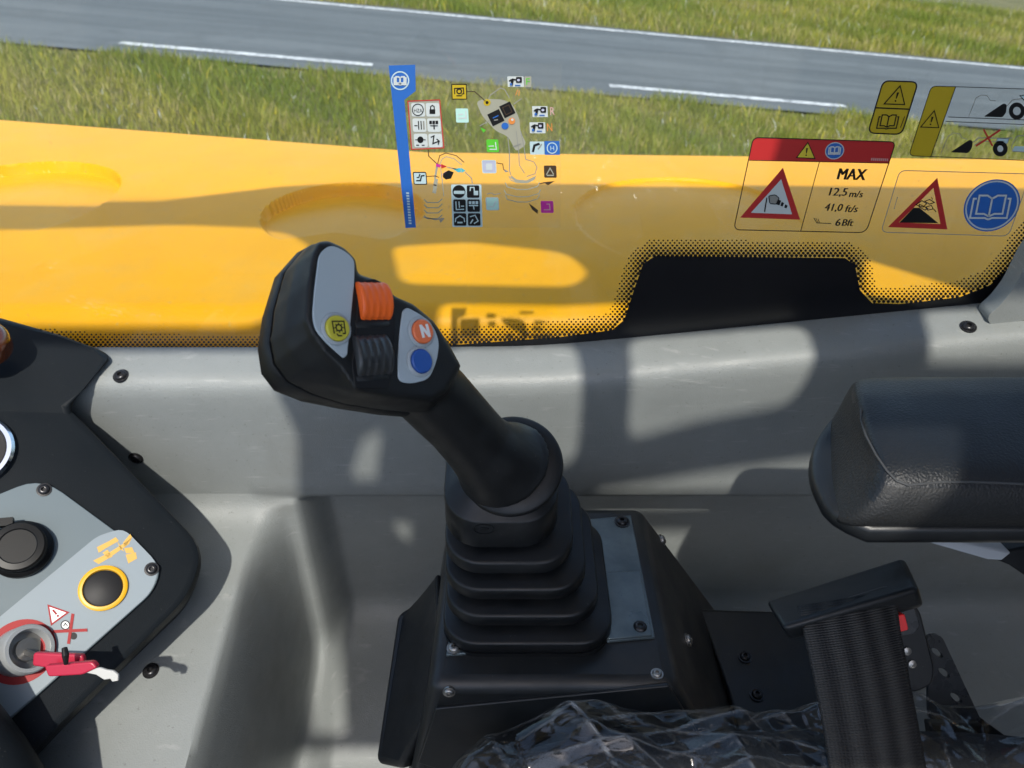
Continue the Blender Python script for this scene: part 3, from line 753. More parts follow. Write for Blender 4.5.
# steering column shroud, lower left corner
st = thing("steering_column", "dark rounded steering column shroud in the lower left corner", "steering column", P(-100, 900, 0.52))
sb_ = MB(); secs = []
for k, (u, v, d, rr_) in enumerate([(-300, 660, 0.65, 0.122), (-280, 680, 0.65, 0.149), (-225, 745, 0.65, 0.167), (-170, 830, 0.66, 0.177), (-110, 930, 0.67, 0.182), (-70, 1030, 0.69, 0.182)]):
    c = P(u, v, d); nxt = (P(0, 1000, .69) - P(-210, 640, .65)).normalized(); e1 = nxt.cross(FW).normalized(); e2 = e1.cross(nxt)
    secs.append([c + (e1 * math.cos(a) + e2 * math.sin(a) * 0.4) * rr_ for a in [2 * math.pi * i / 40 for i in range(40)]])
sb_.loft(secs); sb_.build("shroud", M['dash'], st, smooth=50)

# ================================================================== CONSOLE + JOYSTICK
ZC = -0.56
con = thing("control_console", "black metal control console carrying the joystick in front of grey trim", "console", (0.05, 0.46, EYE - 1.2))
def E3(x, y, z): return Vector((x, y, EYE + z))
tl_, tr_, y0_, y1_ = -0.067, 0.134, 0.374, 0.580
bx_ = MB()
bx_.loft([[E3(-0.115, 0.332, -0.80), E3(0.265, 0.332, -0.80), E3(0.27, 0.62, -0.80), E3(-0.10, 0.60, -0.80)],
          [E3(tl_, y0_, ZC), E3(tr_, y0_, ZC), E3(tr_ - 0.002, y1_, ZC), E3(tl_ + 0.004, y1_, ZC)]])
bxo = bx_.build("console_body", [M['steel'], M['dusty']], con, bevel=(0.010, 4))
for p_ in bxo.data.polygons:
    if p_.normal.x > 0.6: p_.material_index = 1
bx_bvh = bvh_of(bx_)
def topp(u, v, h=0.0): return Pz(u, v, ZC + h)
tpb = MB(); tpb.prism([topp(u, v, 0.0022) for u, v in [(446, 655), (655, 637), (631, 515), (470, 530)]], (0, 0, -0.003))
tpl = tpb.build("top_plate", M['topplate'], con, bevel=(0.0007, 2))
tpb = MB(); tpb.prism([topp(u, v, 0.0042) for u, v in [(560, 574), (640, 570.5), (652, 635), (560, 643)]], (0, 0, -0.003)); tpb.build("cover_plate", M['topplate'], tpl, bevel=(0.0006, 2))
for (u, v) in ((622, 522), (640, 628), (454, 648)): screw(topp(u, v, 0.0024), (0, 0, 1), 0.0062 if u > 500 else 0.005, tpl, 'screw' if u > 500 else 'zinc')
fp = MB()
fq = []
for (u, v) in ((436, 706), (668, 683), (700, 735), (730, 860), (395, 900), (418, 760)):
    l_, n_ = hit(bx_bvh, u, v) if bx_bvh.ray_cast(EYEV, ray(u, v).normalized())[0] is not None else (None, None)
    if l_ is not None: fq.append((l_, n_))
if len(fq) > 2:
    n0 = fq[0][1]; fp.prism([l_ + n0 * 0.003 for l_, _ in fq], -n0 * 0.004); fpo = fp.build("front_cover", M['steel'], con, bevel=(0.001, 2))
for (u, v) in ((449, 692), (657, 674)):
    l_, n_ = hit(bx_bvh, u, v); screw(l_, n_, 0.0042, con, 'zinc')
for (u, v) in ((662, 540), (688, 640)):
    l_, n_ = hit(bx_bvh, u, v); screw(l_, n_, 0.0052, con, 'zinc', 'bolt')
wg = MB(); wg.prism([P(u, v, d) for u, v, d in ((396, 612, 0.80), (424, 600, 0.82), (436, 570, 0.80), (440, 690, 0.66), (402, 770, 0.70), (374, 764, 0.73))], Vector((0.012, 0.02, -0.03)))
wg.build("side_wing", M['black'], con, bevel=(0.008, 4))

joy = thing("joystick", "black control joystick with orange roller and rubber bellows on the console", "joystick", E3(0.015, 0.475, ZC))
# rubber bellows
def ringpts(z, x0, x1, ya, yb, r): return [E3(x, y, z) for x, y in rrect((x0 + x1) / 2, (ya + yb) / 2, (x1 - x0) / 2, (yb - ya) / 2, r, 7)]
folds = []      # from pixel reads: left, right, front edge, height
for (uL, uR, vF, z) in ((441, 615, 654, -0.556), (444, 601, 627, -0.532), (443, 588, 601, -0.510), (443, 575, 575, -0.489), (443, 559, 549, -0.468)):
    pF = Pz(530, vF, z); d = (pF - EYEV).dot(FW); folds.append(((uL - 512) / FPX * d, (uR - 512) / FPX * d, pF.y, z))
bl = MB(); secs = []
ybk = [0.548, 0.543, 0.537, 0.531, 0.526]
def fold_sec(i, z, ins, r=0.031):
    x0, x1, ya, _ = folds[i]; q_ = ringpts(z, x0 + ins, x1 - ins, ya + ins, ybk[i] - ins, max(0.012, r - ins))
    for p_ in q_: p_.z += (0.0, 0.05, 0.11, 0.18, 0.25)[i] * (p_.y - ya)
    return q_
for i in range(5):
    x0, x1, ya, z = folds[i]; hb = 0.013 if i < 4 else 0.030
    if i == 0: secs += [fold_sec(0, ZC, 0.0), fold_sec(0, z, 0.0)]
    secs += [fold_sec(i, z, 0.0015), fold_sec(i, z + 0.002, 0.0), fold_sec(i, z + hb - 0.002, 0.0004), fold_sec(i, z + hb - 0.0005, 0.0014), fold_sec(i, z + hb, 0.003)]
    if i < 4:
        xa = folds[i + 1]
        secs += [fold_sec(i + 1, folds[i + 1][3] - 0.007, 0.015), fold_sec(i + 1, folds[i + 1][3] - 0.002, 0.014)]
cz = folds[4][3] + 0.030
cx_ = (folds[4][0] + folds[4][1]) / 2; cy_ = (folds[4][2] + ybk[4]) / 2
secs += [ringpts(cz + 0.020, cx_ - 0.036, cx_ + 0.036, cy_ - 0.034, cy_ + 0.034, 0.03), ringpts(cz + 0.024, cx_ - 0.028, cx_ + 0.028, cy_ - 0.028, cy_ + 0.028, 0.027)]
bl.loft(secs); blo = bl.build("rubber_bellows", M['rubber'], joy, smooth=42)
bl_bvh = bvh_of(bl)
l_, n_ = hit(bl_bvh, 484, 529)
em = MB(); em.lathe(l_, n_, [(0.0085, 0.0), (0.0085, 0.0007), (0.0078, 0.0007), (0.0078, 0.0)], 28, 0, (False, False), (1, 0.62), xdir=RX)
em.lathe(l_, n_, [(0.0035, 0.0), (0.003, 0.0008), (0, 0.0008)], 12, 0, (True, True), (1.2, 0.6), xdir=RX); em.build("emblem", M['rubber'], blo, smooth=40)

# grip
def fd(u, v): return 0.47 + 0.0005 * (u - 350) - 0.0001 * (v - 310)
fo = P(350, 310, fd(350, 310)); fe1 = (P(420, 310, fd(420, 310)) - fo).normalized(); fe2v = (P(350, 250, fd(350, 250)) - fo).normalized()
FN = fe1.cross(fe2v).normalized()
if FN.dot(FW) > 0: FN = -FN
fe2 = FN.cross(fe1)
def FP(u, v, h=0.0): 
    r = ray(u, v); k = (fo - EYEV).dot(FN) / r.dot(FN); return EYEV + r * k + FN * h
def FPd(u, v, h):
    r = ray(u, v); return EYEV + r * ((fo + FN * h - EYEV).dot(FN) / r.dot(FN))
def z1(x, y): return (240 + x / 3.842, 220 + y / 3.84)
gr = MB()
face = [(300, 84), (338, 78), (400, 106), (444, 150), (452, 208), (500, 222), (548, 238), (592, 292), (665, 322), (745, 388), (800, 470), (850, 560), (800, 660), (735, 700), (560, 680), (440, 660), (395, 590), (325, 520), (268, 440), (246, 380), (254, 250), (276, 130)]
face_px = [z1(*p) for p in face]
back = [(215, 128), (270, 96), (360, 112), (422, 152), (440, 208), (490, 228), (530, 248), (572, 300), (640, 335), (722, 402), (775, 484), (825, 575), (790, 680), (715, 765), (540, 752), (380, 728), (230, 700), (125, 660), (76, 596), (62, 500), (80, 380), (128, 225)]
back_px = [z1(*p) for p in back]
cen = (sum(p[0] for p in face_px) / len(face_px), sum(p[1] for p in face_px) / len(face_px))
bcen = (sum(p[0] for p in back_px) / len(back_px), sum(p[1] for p in back_px) / len(back_px))
def mixpx(t, k):
    out = []
    for f_, b_ in zip(face_px, back_px):
        u, v = f_[0] * (1 - t) + b_[0] * t, f_[1] * (1 - t) + b_[1] * t; cu, cv2 = cen[0] * (1 - t) + bcen[0] * t, cen[1] * (1 - t) + bcen[1] * t
        out.append((cu + (u - cu) * k, cv2 + (v - cv2) * k))
    return out
def sec_at(t, k, h): return [FPd(u, v, h) for u, v in mixpx(t, k)]
gr.loft([sec_at(0, 0.97, 0.0), sec_at(0.0, 1.0, -0.003), sec_at(0.40, 1.0, -0.018), sec_at(0.74, 0.995, -0.034), sec_at(0.76, 0.93, -0.036)])
shell = MB(); shell.loft([sec_at(0.76, 0.985, -0.0352), sec_at(0.78, 1.0, -0.0366), sec_at(0.97, 1.0, -0.046), sec_at(1.0, 0.97, -0.051), sec_at(1.0, 0.90, -0.0555), sec_at(1.0, 0.6, -0.058)])
# neck and flange
path = [(388, 350, 0.530, 0.024, 1.25), (410, 372, 0.544, 0.0265, 1.2), (436, 398, 0.561, 0.0268, 1.1), (459, 422, 0.578, 0.0262, 1.03), (477, 443, 0.594, 0.0270, 1.0), (489, 455, 0.605, 0.0305, 0.98), (499, 462, 0.613, 0.0362, 0.94), (505, 465, 0.617, 0.0392, 0.9)]
secs = []
pts = [P(u, v, d) for u, v, d, _, _ in path]
flr = None
for k, p in enumerate(pts):
    t = (pts[min(k + 1, len(pts) - 1)] - pts[max(k - 1, 0)]).normalized()
    if k >= 6:
        t = (t * 0.3 + Vector((0.10, 0.55, -0.85)).normalized() * 0.7).normalized()
    e1 = t.cross(FW).normalized(); e2 = t.cross(e1).normalized(); rr_ = path[k][3]
    secs.append([p + (e1 * math.cos(a) + e2 * math.sin(a) * path[k][4]) * rr_ for a in [2 * math.pi * i / 32 for i in range(32)]])
gr.loft(secs)
grip = voxel_fuse(gr, 0.0014, 14, "grip", M['grip'], joy)
fl2 = MB(); fl2.lathe(P(511, 465, 0.618), Vector((-0.10, -0.52, 0.86)), [(0.034, -0.010), (0.0405, -0.0055), (0.0418, -0.002), (0.0415, 0.0005), (0.040, 0.002), (0.032, 0.0045), (0.0, 0.007)], 56); fl2.build("collar", M['grip'], joy, smooth=50)
shell.build("back_shell", M['grip'], grip, smooth=50)
# face overlays
def facepoly(pts, r=6): return round_poly([z1(*p) for p in pts], r, 5)
def overlay(pts, name, h0=-0.004, h1=0.0010):
    b = MB(); b.prism([FP(u, v, h1) for u, v in pts], -FN * (h1 - h0)); return b.build(name, M['overlay'], grip, bevel=(0.0006, 2))
ov1 = overlay(facepoly([(302, 130), (345, 94), (398, 118), (438, 152), (438, 230), (410, 520), (396, 532), (335, 478), (288, 425), (276, 372), (284, 270)], 8), "upper_overlay")
ov2 = overlay(facepoly([(640, 336), (700, 368), (742, 410), (764, 470), (755, 540), (725, 612), (655, 630), (606, 620), (604, 540), (612, 430), (622, 350)], 7), "lower_overlay")
rim = MB()
rimp = facepoly([(296, 118), (344, 84), (402, 110), (446, 150), (447, 232), (418, 530), (396, 545), (326, 486), (276, 428), (265, 372), (275, 270)], 8)
# roller switches in their slot
def uvdir(a, b): return (FP(*b) - FP(*a)).normalized()
ax_r = uvdir(z1(455, 320), z1(575, 320))
sl = MB(); sl.prism([FP(u, v, 0.0006) for u, v in facepoly([(449, 236), (520, 224), (588, 285), (596, 400), (588, 560), (570, 650), (440, 648), (428, 560), (446, 400)], 5)], -FN * 0.006); sl.build("switch_slot", M['ink'], grip, bevel=(0.0005, 2))
def roller(cx, cy, ry, w0, w1, h, mat, name, ribs=0, bulge=1.0, ridges=0, rh=0.05):
    c = FP(*z1(cx, cy), h); L = (FP(*z1(w1, cy)) - FP(*z1(w0, cy))).length / 2
    rad = (FP(*z1(cx, cy - ry)) - FP(*z1(cx, cy + ry))).length / 2
    up_ = FN.cross(ax_r).normalized(); b = MB(); secs = []; n = 48
    prof = [(-1, 0.90), (-0.95, 0.985)]
    if ridges:
        for q_ in range(ridges):
            x_ = -0.80 + 1.6 * q_ / (ridges - 1); prof += [(x_ - 0.09, 1.0), (x_ - 0.05, 1.0 + rh), (x_ + 0.05, 1.0 + rh), (x_ + 0.09, 1.0)]
    else: prof += [(0, 1.02)]
    for (s_, k) in prof + [(0.95, 0.985), (1, 0.90)]:
        sec = []
        for i in range(n):
            a = 2 * math.pi * i / n; rr_ = rad * k
            if ribs: rr_ *= 1 + 0.030 * math.cos(a * ribs)
            sec.append(c + ax_r * L * s_ + (up_ * math.cos(a) + FN * math.sin(a) * bulge) * rr_)
        secs.append(sec)
    b.loft(secs); return b.build(name, M[mat], grip, smooth=45)
roller(512, 312, 74, 456, 574, -0.002, 'orange', "orange_roller", 0, 0.70, 5, 0.016)
oz = MB()
for k in range(5):
    pass
roller(510, 402, 30, 452, 582, -0.0035, 'black', "roller_rest", 0, 0.9)
roller(508, 520, 86, 440, 576, -0.004, 'dkgrey', "grey_roller", 0, 0.72, 5, 0.022)
roller(508, 606, 40, 440, 568, -0.005, 'black', "roller_rest", 0, 0.9)
# push buttons
def button(cx, cy, r, mat, name):
    c = FP(*z1(cx, cy), 0.001); R = r / 3.84 / FPX * fd(*z1(cx, cy))
    b = MB(); b.lathe(c, FN, [(R * 1.28, -0.001), (R * 1.28, 0.0010), (R * 1.15, 0.0018), (R * 1.03, 0.0018), (R * 1.02, 0.0008)], 36, 0, (True, False)); o = b.build(name, M['lgrey'], grip, smooth=40)
    b = MB(); b.lathe(c, FN, [(R, 0.0), (R, 0.0030), (R * 0.9, 0.0038), (0, 0.0039)], 36); b.build("button_cap", M[mat], o, smooth=40)
    return c + FN * 0.0039, R, o
c1, R1, o1 = button(364, 420, 50, 'yellow_btn', "yellow_button")
c2, R2, o2 = button(690, 432, 47, 'orange_btn', "orange_button")
c3, R3, o3 = button(686, 545, 47, 'blue_btn', "blue_button")
def bmap(c, R): 
    return lambda u, v, l: c + (fe1 * u - fe2 * v) * R + FN * (0.00015 * l)
q = Print(bmap(c2, R2), ['white']); q.text("N", [(-0.42, -0.50), (0.30, -0.56), (0.46, 0.50), (-0.26, 0.56)], 'white', 1, 0.09); q.text("N", [(-0.36, -0.52), (0.36, -0.58), (0.52, 0.48), (-0.20, 0.54)], 'white', 2, 0.09); q.build("letter", o2)
q = Print(bmap(c1, R1), ['ink']); q.stroke([(-0.45, 0.45), (-0.5, -0.5), (0.5, -0.5), (0.5, 0.45), (0.25, 0.45)], 0.11, 'ink', 1); q.ring(0, 0.0, 0.24, 0.24, 0.12, 'ink', 1, 16)
q.stroke([(-0.25, 0.45), (-0.12, 0.62), (0.2, 0.62)], 0.11, 'ink', 1)
for k in range(8):
    a = k * math.pi / 4; q.stroke([(0.28 * math.cos(a), 0.28 * math.sin(a)), (0.40 * math.cos(a), 0.40 * math.sin(a))], 0.10, 'ink', 2)
q.build("work_mode_symbol", o1)

# ------------------------------------------------------------------ bracket right of the console
br = thing("seat_bracket", "flat black mounting bracket with two bolts between console and belt buckle", "bracket", P(760, 700, 0.80))
bk = MB(); bk.prism([P(u, v, d) for u, v, d in ((700, 610, 0.86), (850, 614, 0.86), (850, 760, 0.73), (748, 760, 0.73), (728, 690, 0.79))], Vector((0, 0.01, -0.012))); bk.build("bracket_plate", M['steel'], br, bevel=(0.003, 3)); bk_bvh = bvh_of(bk)
for (u, v) in ((745, 657), (757, 695), (706, 606)):
    if u > 712: l_, n_ = hit(bk_bvh, u, v); screw(l_, n_, 0.0058, br, 'screw', 'bolt')

# ------------------------------------------------------------------ armrest
arm = thing("armrest", "black grained armrest with stitched pad above the belt buckle", "armrest", P(960, 520, 0.58))
def arm_sec(x, top_k, ins):
    """cross-section in y-z: broad crowned top, sides tucked under"""
    ya, yb, zt, zb = 0.366, 0.500, -0.335, -0.386
    prof = [(ya + 0.004, zt - 0.006), (ya + 0.014, zt + 0.0015), (ya + 0.035, zt + 0.005), ((ya + yb) / 2, zt + 0.008), (yb - 0.03, zt + 0.006), (yb - 0.012, zt + 0.001), (yb - 0.003, zt - 0.008), (yb, zt - 0.02), (yb - 0.004, zb + 0.01), (yb - 0.015, zb), (ya + 0.02, zb), (ya + 0.004, zb + 0.006), (ya - 0.002, zb + 0.02), (ya - 0.001, zt - 0.018)]
    yc, zc = (ya + yb) / 2, (zt + zb) / 2
    return [E3(x, yc + (y - yc) * ins, zc + (z - zc) * ins) for y, z in prof]
def arm_sheared(x0, top_in, ins, plan=0.046):
    s_ = arm_sec(0, 1, ins); out = []
    for p in s_:
        k = (p.z - (EYE - 0.386)) / 0.058
        out.append(Vector((x0 + top_in * k + plan * (1 - 0.55 * max(0, min(1, k))) * (max(0.0, p.y - 0.405) / 0.095) ** 2, p.y, p.z)))
    return out
ab = MB()
ab.loft([arm_sheared(0.216, 0.030, 0.86), arm_sheared(0.2185, 0.032, 0.94), arm_sheared(0.224, 0.034, 0.985), arm_sheared(0.234, 0.034, 1.0), arm_sheared(0.31, 0.02, 1.0, 0.03), arm_sheared(0.45, 0.0, 1.0, 0), arm_sheared(0.70, 0, 1.0, 0), arm_sheared(0.72, 0, 0.95, 0)])
ab.m = []
for f in ab.f:
    c = sum((ab.v[i] for i in f), Vector()) / len(f); ab.m.append(0)
abo = ab.build("pad", [M['leather'], M['leather_side']], arm, smooth=180, sub=2)
for p_ in abo.data.polygons: p_.material_index = 0 if p_.normal.z > 0.55 else 1
ar_bvh = bvh_of(ab)
sm = MB(); sp_ = []
for (u, v) in [(861, 408), (861, 420), (866, 436), (876, 455), (887, 471), (897, 481), (908, 485), (922, 484), (940, 482), (970, 482), (1000, 483), (1040, 485)]:
    r_ = ar_bvh.ray_cast(EYEV, ray(u, v).normalized())
    if r_[0] is not None: sp_.append(r_[0] + r_[1] * 0.0 - ray(u, v).normalized() * 0.0006)
sm.tube(sp_, 0.0008, 6); sm.build("seam", M['thread'], arm)
def end_x(y): return 0.2125 + 0.046 * (max(0.0, y - 0.405) / 0.095) ** 2 + 0.022 * (max(0.0, 0.392 - y) / 0.028) ** 2
foot = [(0.70, 0.364)] + [(end_x(0.364 + 0.134 * k / 16), 0.364 + 0.134 * k / 16) for k in range(17)] + [(0.70, 0.498)]
def foot_at(z, k): return [E3(0.45 + (x - 0.45) * (1 - (1 - k) * 0.5), 0.431 + (y - 0.431) * k, z) for x, y in foot]
rm = MB(); rm.loft([foot_at(-0.390, 0.90), foot_at(-0.389, 0.94), foot_at(-0.385, 0.965), foot_at(-0.378, 0.965), foot_at(-0.375, 0.95), foot_at(-0.374, 0.90)])
rm.build("lower_tray", M['black'], arm, smooth=60)
rl = MB(); rl.prism([P(u, v, d) for u, v, d in ((896, 531, 0.60), (926, 534, 0.60), (1012, 553, 0.59), (1002, 561, 0.59), (988, 560, 0.59), (905, 536, 0.60))], Vector((0, 0.03, -0.006))); rl.build("support_rail", M['railgrey'], arm, bevel=(0.002, 3))
ub = MB(); ub.prism([P(u, v, d) for u, v, d in ((985, 556, 0.60), (1060, 540, 0.60), (1060, 600, 0.60), (1010, 566, 0.60))], Vector((0, 0.03, -0.006))); ub.build("underside", M['black'], arm, bevel=(0.002, 2))

# ------------------------------------------------------------------ seat belt
blt = thing("seat_belt", "black seat belt buckle with wide webbing and red release tab beside the seat", "seat belt", P(880, 760, 0.60))
BD = 0.58
cv_ = MB()
_pa, _pb, _pc = P(764, 600, 0.606), P(782, 628, 0.562), P(919, 588, 0.562)
_pn = (_pb - _pa).cross(_pc - _pa); _r = ray(904, 556); TBR = EYEV + _r * ((_pa - EYEV).dot(_pn) / _r.dot(_pn))
cv_.loft([[P(764, 600, 0.606), P(782, 628, 0.562), P(789, 641, 0.570), P(793, 634, 0.600)],
          [TBR, P(919, 588, 0.562), P(925, 607, 0.572), P(918, 602, 0.602)]])
cv_.build("buckle_cover", M['black'], blt, bevel=(0.0045, 4, 25))
lip = MB(); lip.tube([P(u, v, BD - 0.004) for u, v in ((796, 617), (840, 603), (882, 590), (892, 588), (898, 592), (903, 606), (898, 612), (886, 612))], 0.0022, 8); lip.build("slot_lip", M['dkgrey'], blt, smooth=60)
wb_ = MB(); rowsL = [(797, 606), (801, 622), (806, 645), (812, 672), (818, 702), (824, 735), (829, 768), (834, 810), (840, 880)]; rowsR = [(896, 588), (897, 605), (900, 630), (905, 655), (911, 690), (918, 725), (926, 768), (934, 810), (944, 880)]
secs = []; uvs = []; NW = 24
dist = 0
for k, (a, c) in enumerate(zip(rowsL, rowsR)):
    dd = BD - 0.004 - 0.0062 * k - 0.006 * math.sin(math.pi * k / 8)
    A, B = P(*a, dd), P(*c, dd)
    if k: dist += (A - prevA).length
    prevA = A
    sec = [A + (B - A) * (i / NW) - FW * (0.003 * math.sin(math.pi * i / NW)) for i in range(NW + 1)]
    secs.append(sec); uvs.append([((B - A).length * i / NW, dist) for i in range(NW + 1)])
wb_.loft(secs, 0, (False, False), closed=False)
wo = wb_.build("webbing", M['webbing'], blt, smooth=180, recalc=False)
uvl = wo.data.uv_layers.new(name="UVMap"); flat = [q for r_ in uvs for q in r_]
for lp in wo.data.loops: uvl.data[lp.index].uv = flat[lp.vertex_index]
so = wo.modifiers.new("thickness", 'SOLIDIFY'); so.thickness = 0.0016; so.offset = 0
bk2 = MB(); bk2.loft([[P(u, v, BD + 0.004) for u, v in round_poly([(884, 600), (908, 596), (920, 612), (934, 668), (932, 684), (916, 692), (896, 690)], 6, 3)], [P(u, v, BD + 0.028) for u, v in round_poly([(884, 600), (908, 596), (920, 612), (934, 668), (932, 684), (916, 692), (896, 690)], 6, 3)]])
bk2.build("buckle_body", M['black'], blt, bevel=(0.003, 3))
ht = MB(); ht.loft([[P(u, v, BD - 0.001) for u, v in round_poly([(894, 611), (914, 606), (920, 626), (914, 634), (897, 637)], 3, 3)], [P(u, v, BD + 0.008) for u, v in round_poly([(894, 611), (914, 606), (920, 626), (914, 634), (897, 637)], 3, 3)]]); ht.build("button_housing", M['dkgrey'], blt, bevel=(0.001, 2))
rbn = MB(); rbn.prism([P(u, v, BD - 0.012) for u, v in round_poly([(894, 616), (905, 614), (909, 630), (898, 633)], 1.5, 2)], FW * 0.012); rbn.build("release_button", M['redbtn'], blt, bevel=(0.0008, 2))
rv = MB()
for (u, v) in ((907, 651), (912, 664)): rv.lathe(P(u, v, BD + 0.0035), NCAM, [(0.0032, 0), (0.0030, 0.001), (0, 0.0016)], 12)
rv.build("rivet", M['zinc'], blt, smooth=50)

# perforated anchor strap behind the buckle
an = thing("anchor_strap", "dark steel anchor strap with punched holes behind the buckle", "bracket", P(960, 720, 0.68))
AD = 0.66
def apx(pts): return [P(u, v, AD) for u, v in pts]
sa = MB()
hole_px = [(936, 652), (943, 672), (955, 697)]
ov = round_poly([(926, 634, 6), (940, 634, 8), (980, 720, 3), (928, 718, 3)], 4, 4)
v2 = [Vector(p) for p in ov]; e2_ = [(i, (i + 1) % len(ov)) for i in range(len(ov))]; hp = []
for (hx, hy) in hole_px:
    pl = [(hx + 6.2 * math.cos(a) * 0.9 + 2 * math.sin(a), hy + 4.4 * math.sin(a) + 2.4 * math.cos(a)) for a in [2 * math.pi * i / 18 for i in range(18)]]
    o_ = len(v2); v2 += [Vector(p) for p in pl]; e2_ += [(o_ + i, o_ + (i + 1) % 18) for i in range(18)]; hp.append(pl)
dv, de, df, _, _, _ = delaunay_2d_cdt(v2, e2_, [], 0, 1e-6)
kf = [list(f) for f in df if in_poly((sum(dv[i].x for i in f) / 3, sum(dv[i].y for i in f) / 3), ov) and not any(in_poly((sum(dv[i].x for i in f) / 3, sum(dv[i].y for i in f) / 3), h_) for h_ in hp)]
sa.add([P(p.x, p.y, AD) for p in dv], kf)
sao = sa.build("strap_plate", M['dkgrey'], an, smooth=0, recalc=False); so = sao.modifiers.new("thickness", 'SOLIDIFY'); so.thickness = 0.004; so.offset = 0
lp = MB(); lp.prism(apx([(930, 724), (982, 724), (990, 740), (1030, 768), (1024, 800), (940, 790)]), FW * 0.012); lp.build("lower_plate", M['dusty'], an, bevel=(0.002, 2))
ds = MB(); ds.prism([P(u, v, AD - 0.004) for u, v in [(984, 720), (1022, 748), (1016, 762), (985, 740)]], FW * 0.01); ds.build("side_tab", M['ink'], an, bevel=(0.001, 2))

# ------------------------------------------------------------------ seat with wrap
seat = thing("driver_seat", "dark seat cushion still covered in crinkled clear plastic wrap", "seat", (0.19, 0.12, EYE - 1.0))
SX, SY, SZ = 0.228, 0.105, -0.557
def seat_z(x, y):
    a = abs((x - SX) / 0.315); b = abs((y - SY) / 0.258)
    r = (a ** 4.5 + b ** 4.5) ** (1 / 4.5)
    z = SZ + 0.012 * math.cos(min(1, r) * 1.5)
    if r > 0.90: z -= 0.075 * ((r - 0.90) / 0.10) ** 2
    return z
def seat_grid(n, fn):
    b = MB(); vs = []; R = np.linspace(0, 1, n); T = np.linspace(0, 2 * math.pi, n * 4, endpoint=False); sec = []
    for r in R[1:]:
        row = []
        for t in T:
            c, s_ = math.cos(t), math.sin(t); k = r / (abs(c) ** 4.5 + abs(s_) ** 4.5) ** (1 / 4.5)
            x, y = SX + 0.315 * c * k, SY + 0.258 * s_ * k; row.append((x, y, EYE + fn(x, y, r)))
        sec.append(row)
    b.loft(sec, 0, (True, False)); return b
cu_ = seat_grid(40, lambda x, y, r: seat_z(x, y) - 0.016)
cu_.build("seat_cushion", M['fabric'], seat, smooth=180, recalc=False)
_fold = [(random.uniform(0, math.pi), f_ * random.uniform(0.85, 1.2), random.random(), am) for f_, am in ((7, 1.0), (9, 1.0), (12, 1.1), (16, 1.0), (22, 0.9), (30, 0.9), (44, 0.7))]
_crease = []
def crumple(x, y, r):
    h = 0.0; cr0 = 0.0; wx = noise.noise(Vector((x * 4, y * 4, 1.7))) * 0.05; wy = noise.noise(Vector((x * 4, y * 4, 9.1))) * 0.05
    for (a_, f_, ph, am) in _fold:
        t = ((x + wx) * math.cos(a_) + (y + wy) * math.sin(a_)) * f_ + ph + 0.12 * noise.noise(Vector((x * 9, y * 9, f_)))
        t -= math.floor(t); t = abs(2 * t - 1); g_ = 0.25 + 1.5 * abs(noise.noise(Vector((x * 6 + ph * 9, y * 6, f_ * 3))))
        h += am * g_ * (1 - t) * 0.17 / f_
        cr0 = max(cr0, (1 - sst(0.0, 0.0030 * f_, t)) * max(0, g_ - 0.55))
    _crease.append(min(0.6, cr0 * 0.75))
    return seat_z(x, y) + h
bkr = MB()
bkr.loft([[E3(0.50 + 0.05 * k, y, z) for y, z in rrect(0.08, -0.30, w_, 0.36, 0.08)] for k, w_ in ((0, 0.20), (0.5, 0.235), (2.0, 0.235), (2.6, 0.20))])
bkr.build("backrest", M['fabric'], seat, smooth=50)  # out of view, added to darken the trim at lower right
fl_ = seat_grid(190, crumple)
flo = fl_.build("plastic_wrap", M['wrap'], seat, smooth=180, recalc=False)
flo.data.attributes.new("crease", 'FLOAT', 'POINT').data.foreach_set("value", _crease)

# ================================================================== STICKERS ON THE GLASS
def zz2(x, y): return (360 + x / 3.8417, 40 + y / 3.84)
def zz3(x, y): return (720 + x / 3.3684, 60 + y / 3.37)
M['s_blue'] = pm("blue_ink", (0.020, 0.115, 0.42), 0.4)
M['s_white'] = pm("white_ink", (0.50, 0.545, 0.545), 0.45)
M['s_pale'] = pm("pale_ink", (0.42, 0.55, 0.58), 0.45)
M['s_grey'] = pm("grey_ink", (0.24, 0.24, 0.22), 0.5)
M['s_midgrey'] = pm("mid_grey_ink", (0.30, 0.30, 0.24), 0.5)
M['s_yellow'] = pm("ochre_yellow_ink", (0.47, 0.34, 0.012), 0.42)
M['s_warn'] = pm("bright_yellow_ink", (0.62, 0.50, 0.04), 0.42)
M['s_green'] = pm("green_ink", (0.09, 0.47, 0.03), 0.42)
M['s_cyan'] = pm("cyan_ink", (0.42, 0.66, 0.60), 0.42)
M['s_lav'] = pm("lavender_ink", (0.40, 0.42, 0.55), 0.42)
M['s_mag'] = pm("magenta_ink", (0.48, 0.02, 0.28), 0.42)
M['s_orange'] = pm("orange_ink", (0.62, 0.22, 0.05), 0.42)
M['s_teal'] = pm("teal_ink", (0.07, 0.42, 0.50), 0.42)
M['s_brown'] = pm("dark_brown_ink", (0.05, 0.03, 0.015), 0.45)
M['s_red'] = pm("sign_red_ink", (0.44, 0.022, 0.022), 0.42)
M['s_pink'] = pm("pale_pink_ink", (0.55, 0.32, 0.30), 0.45)

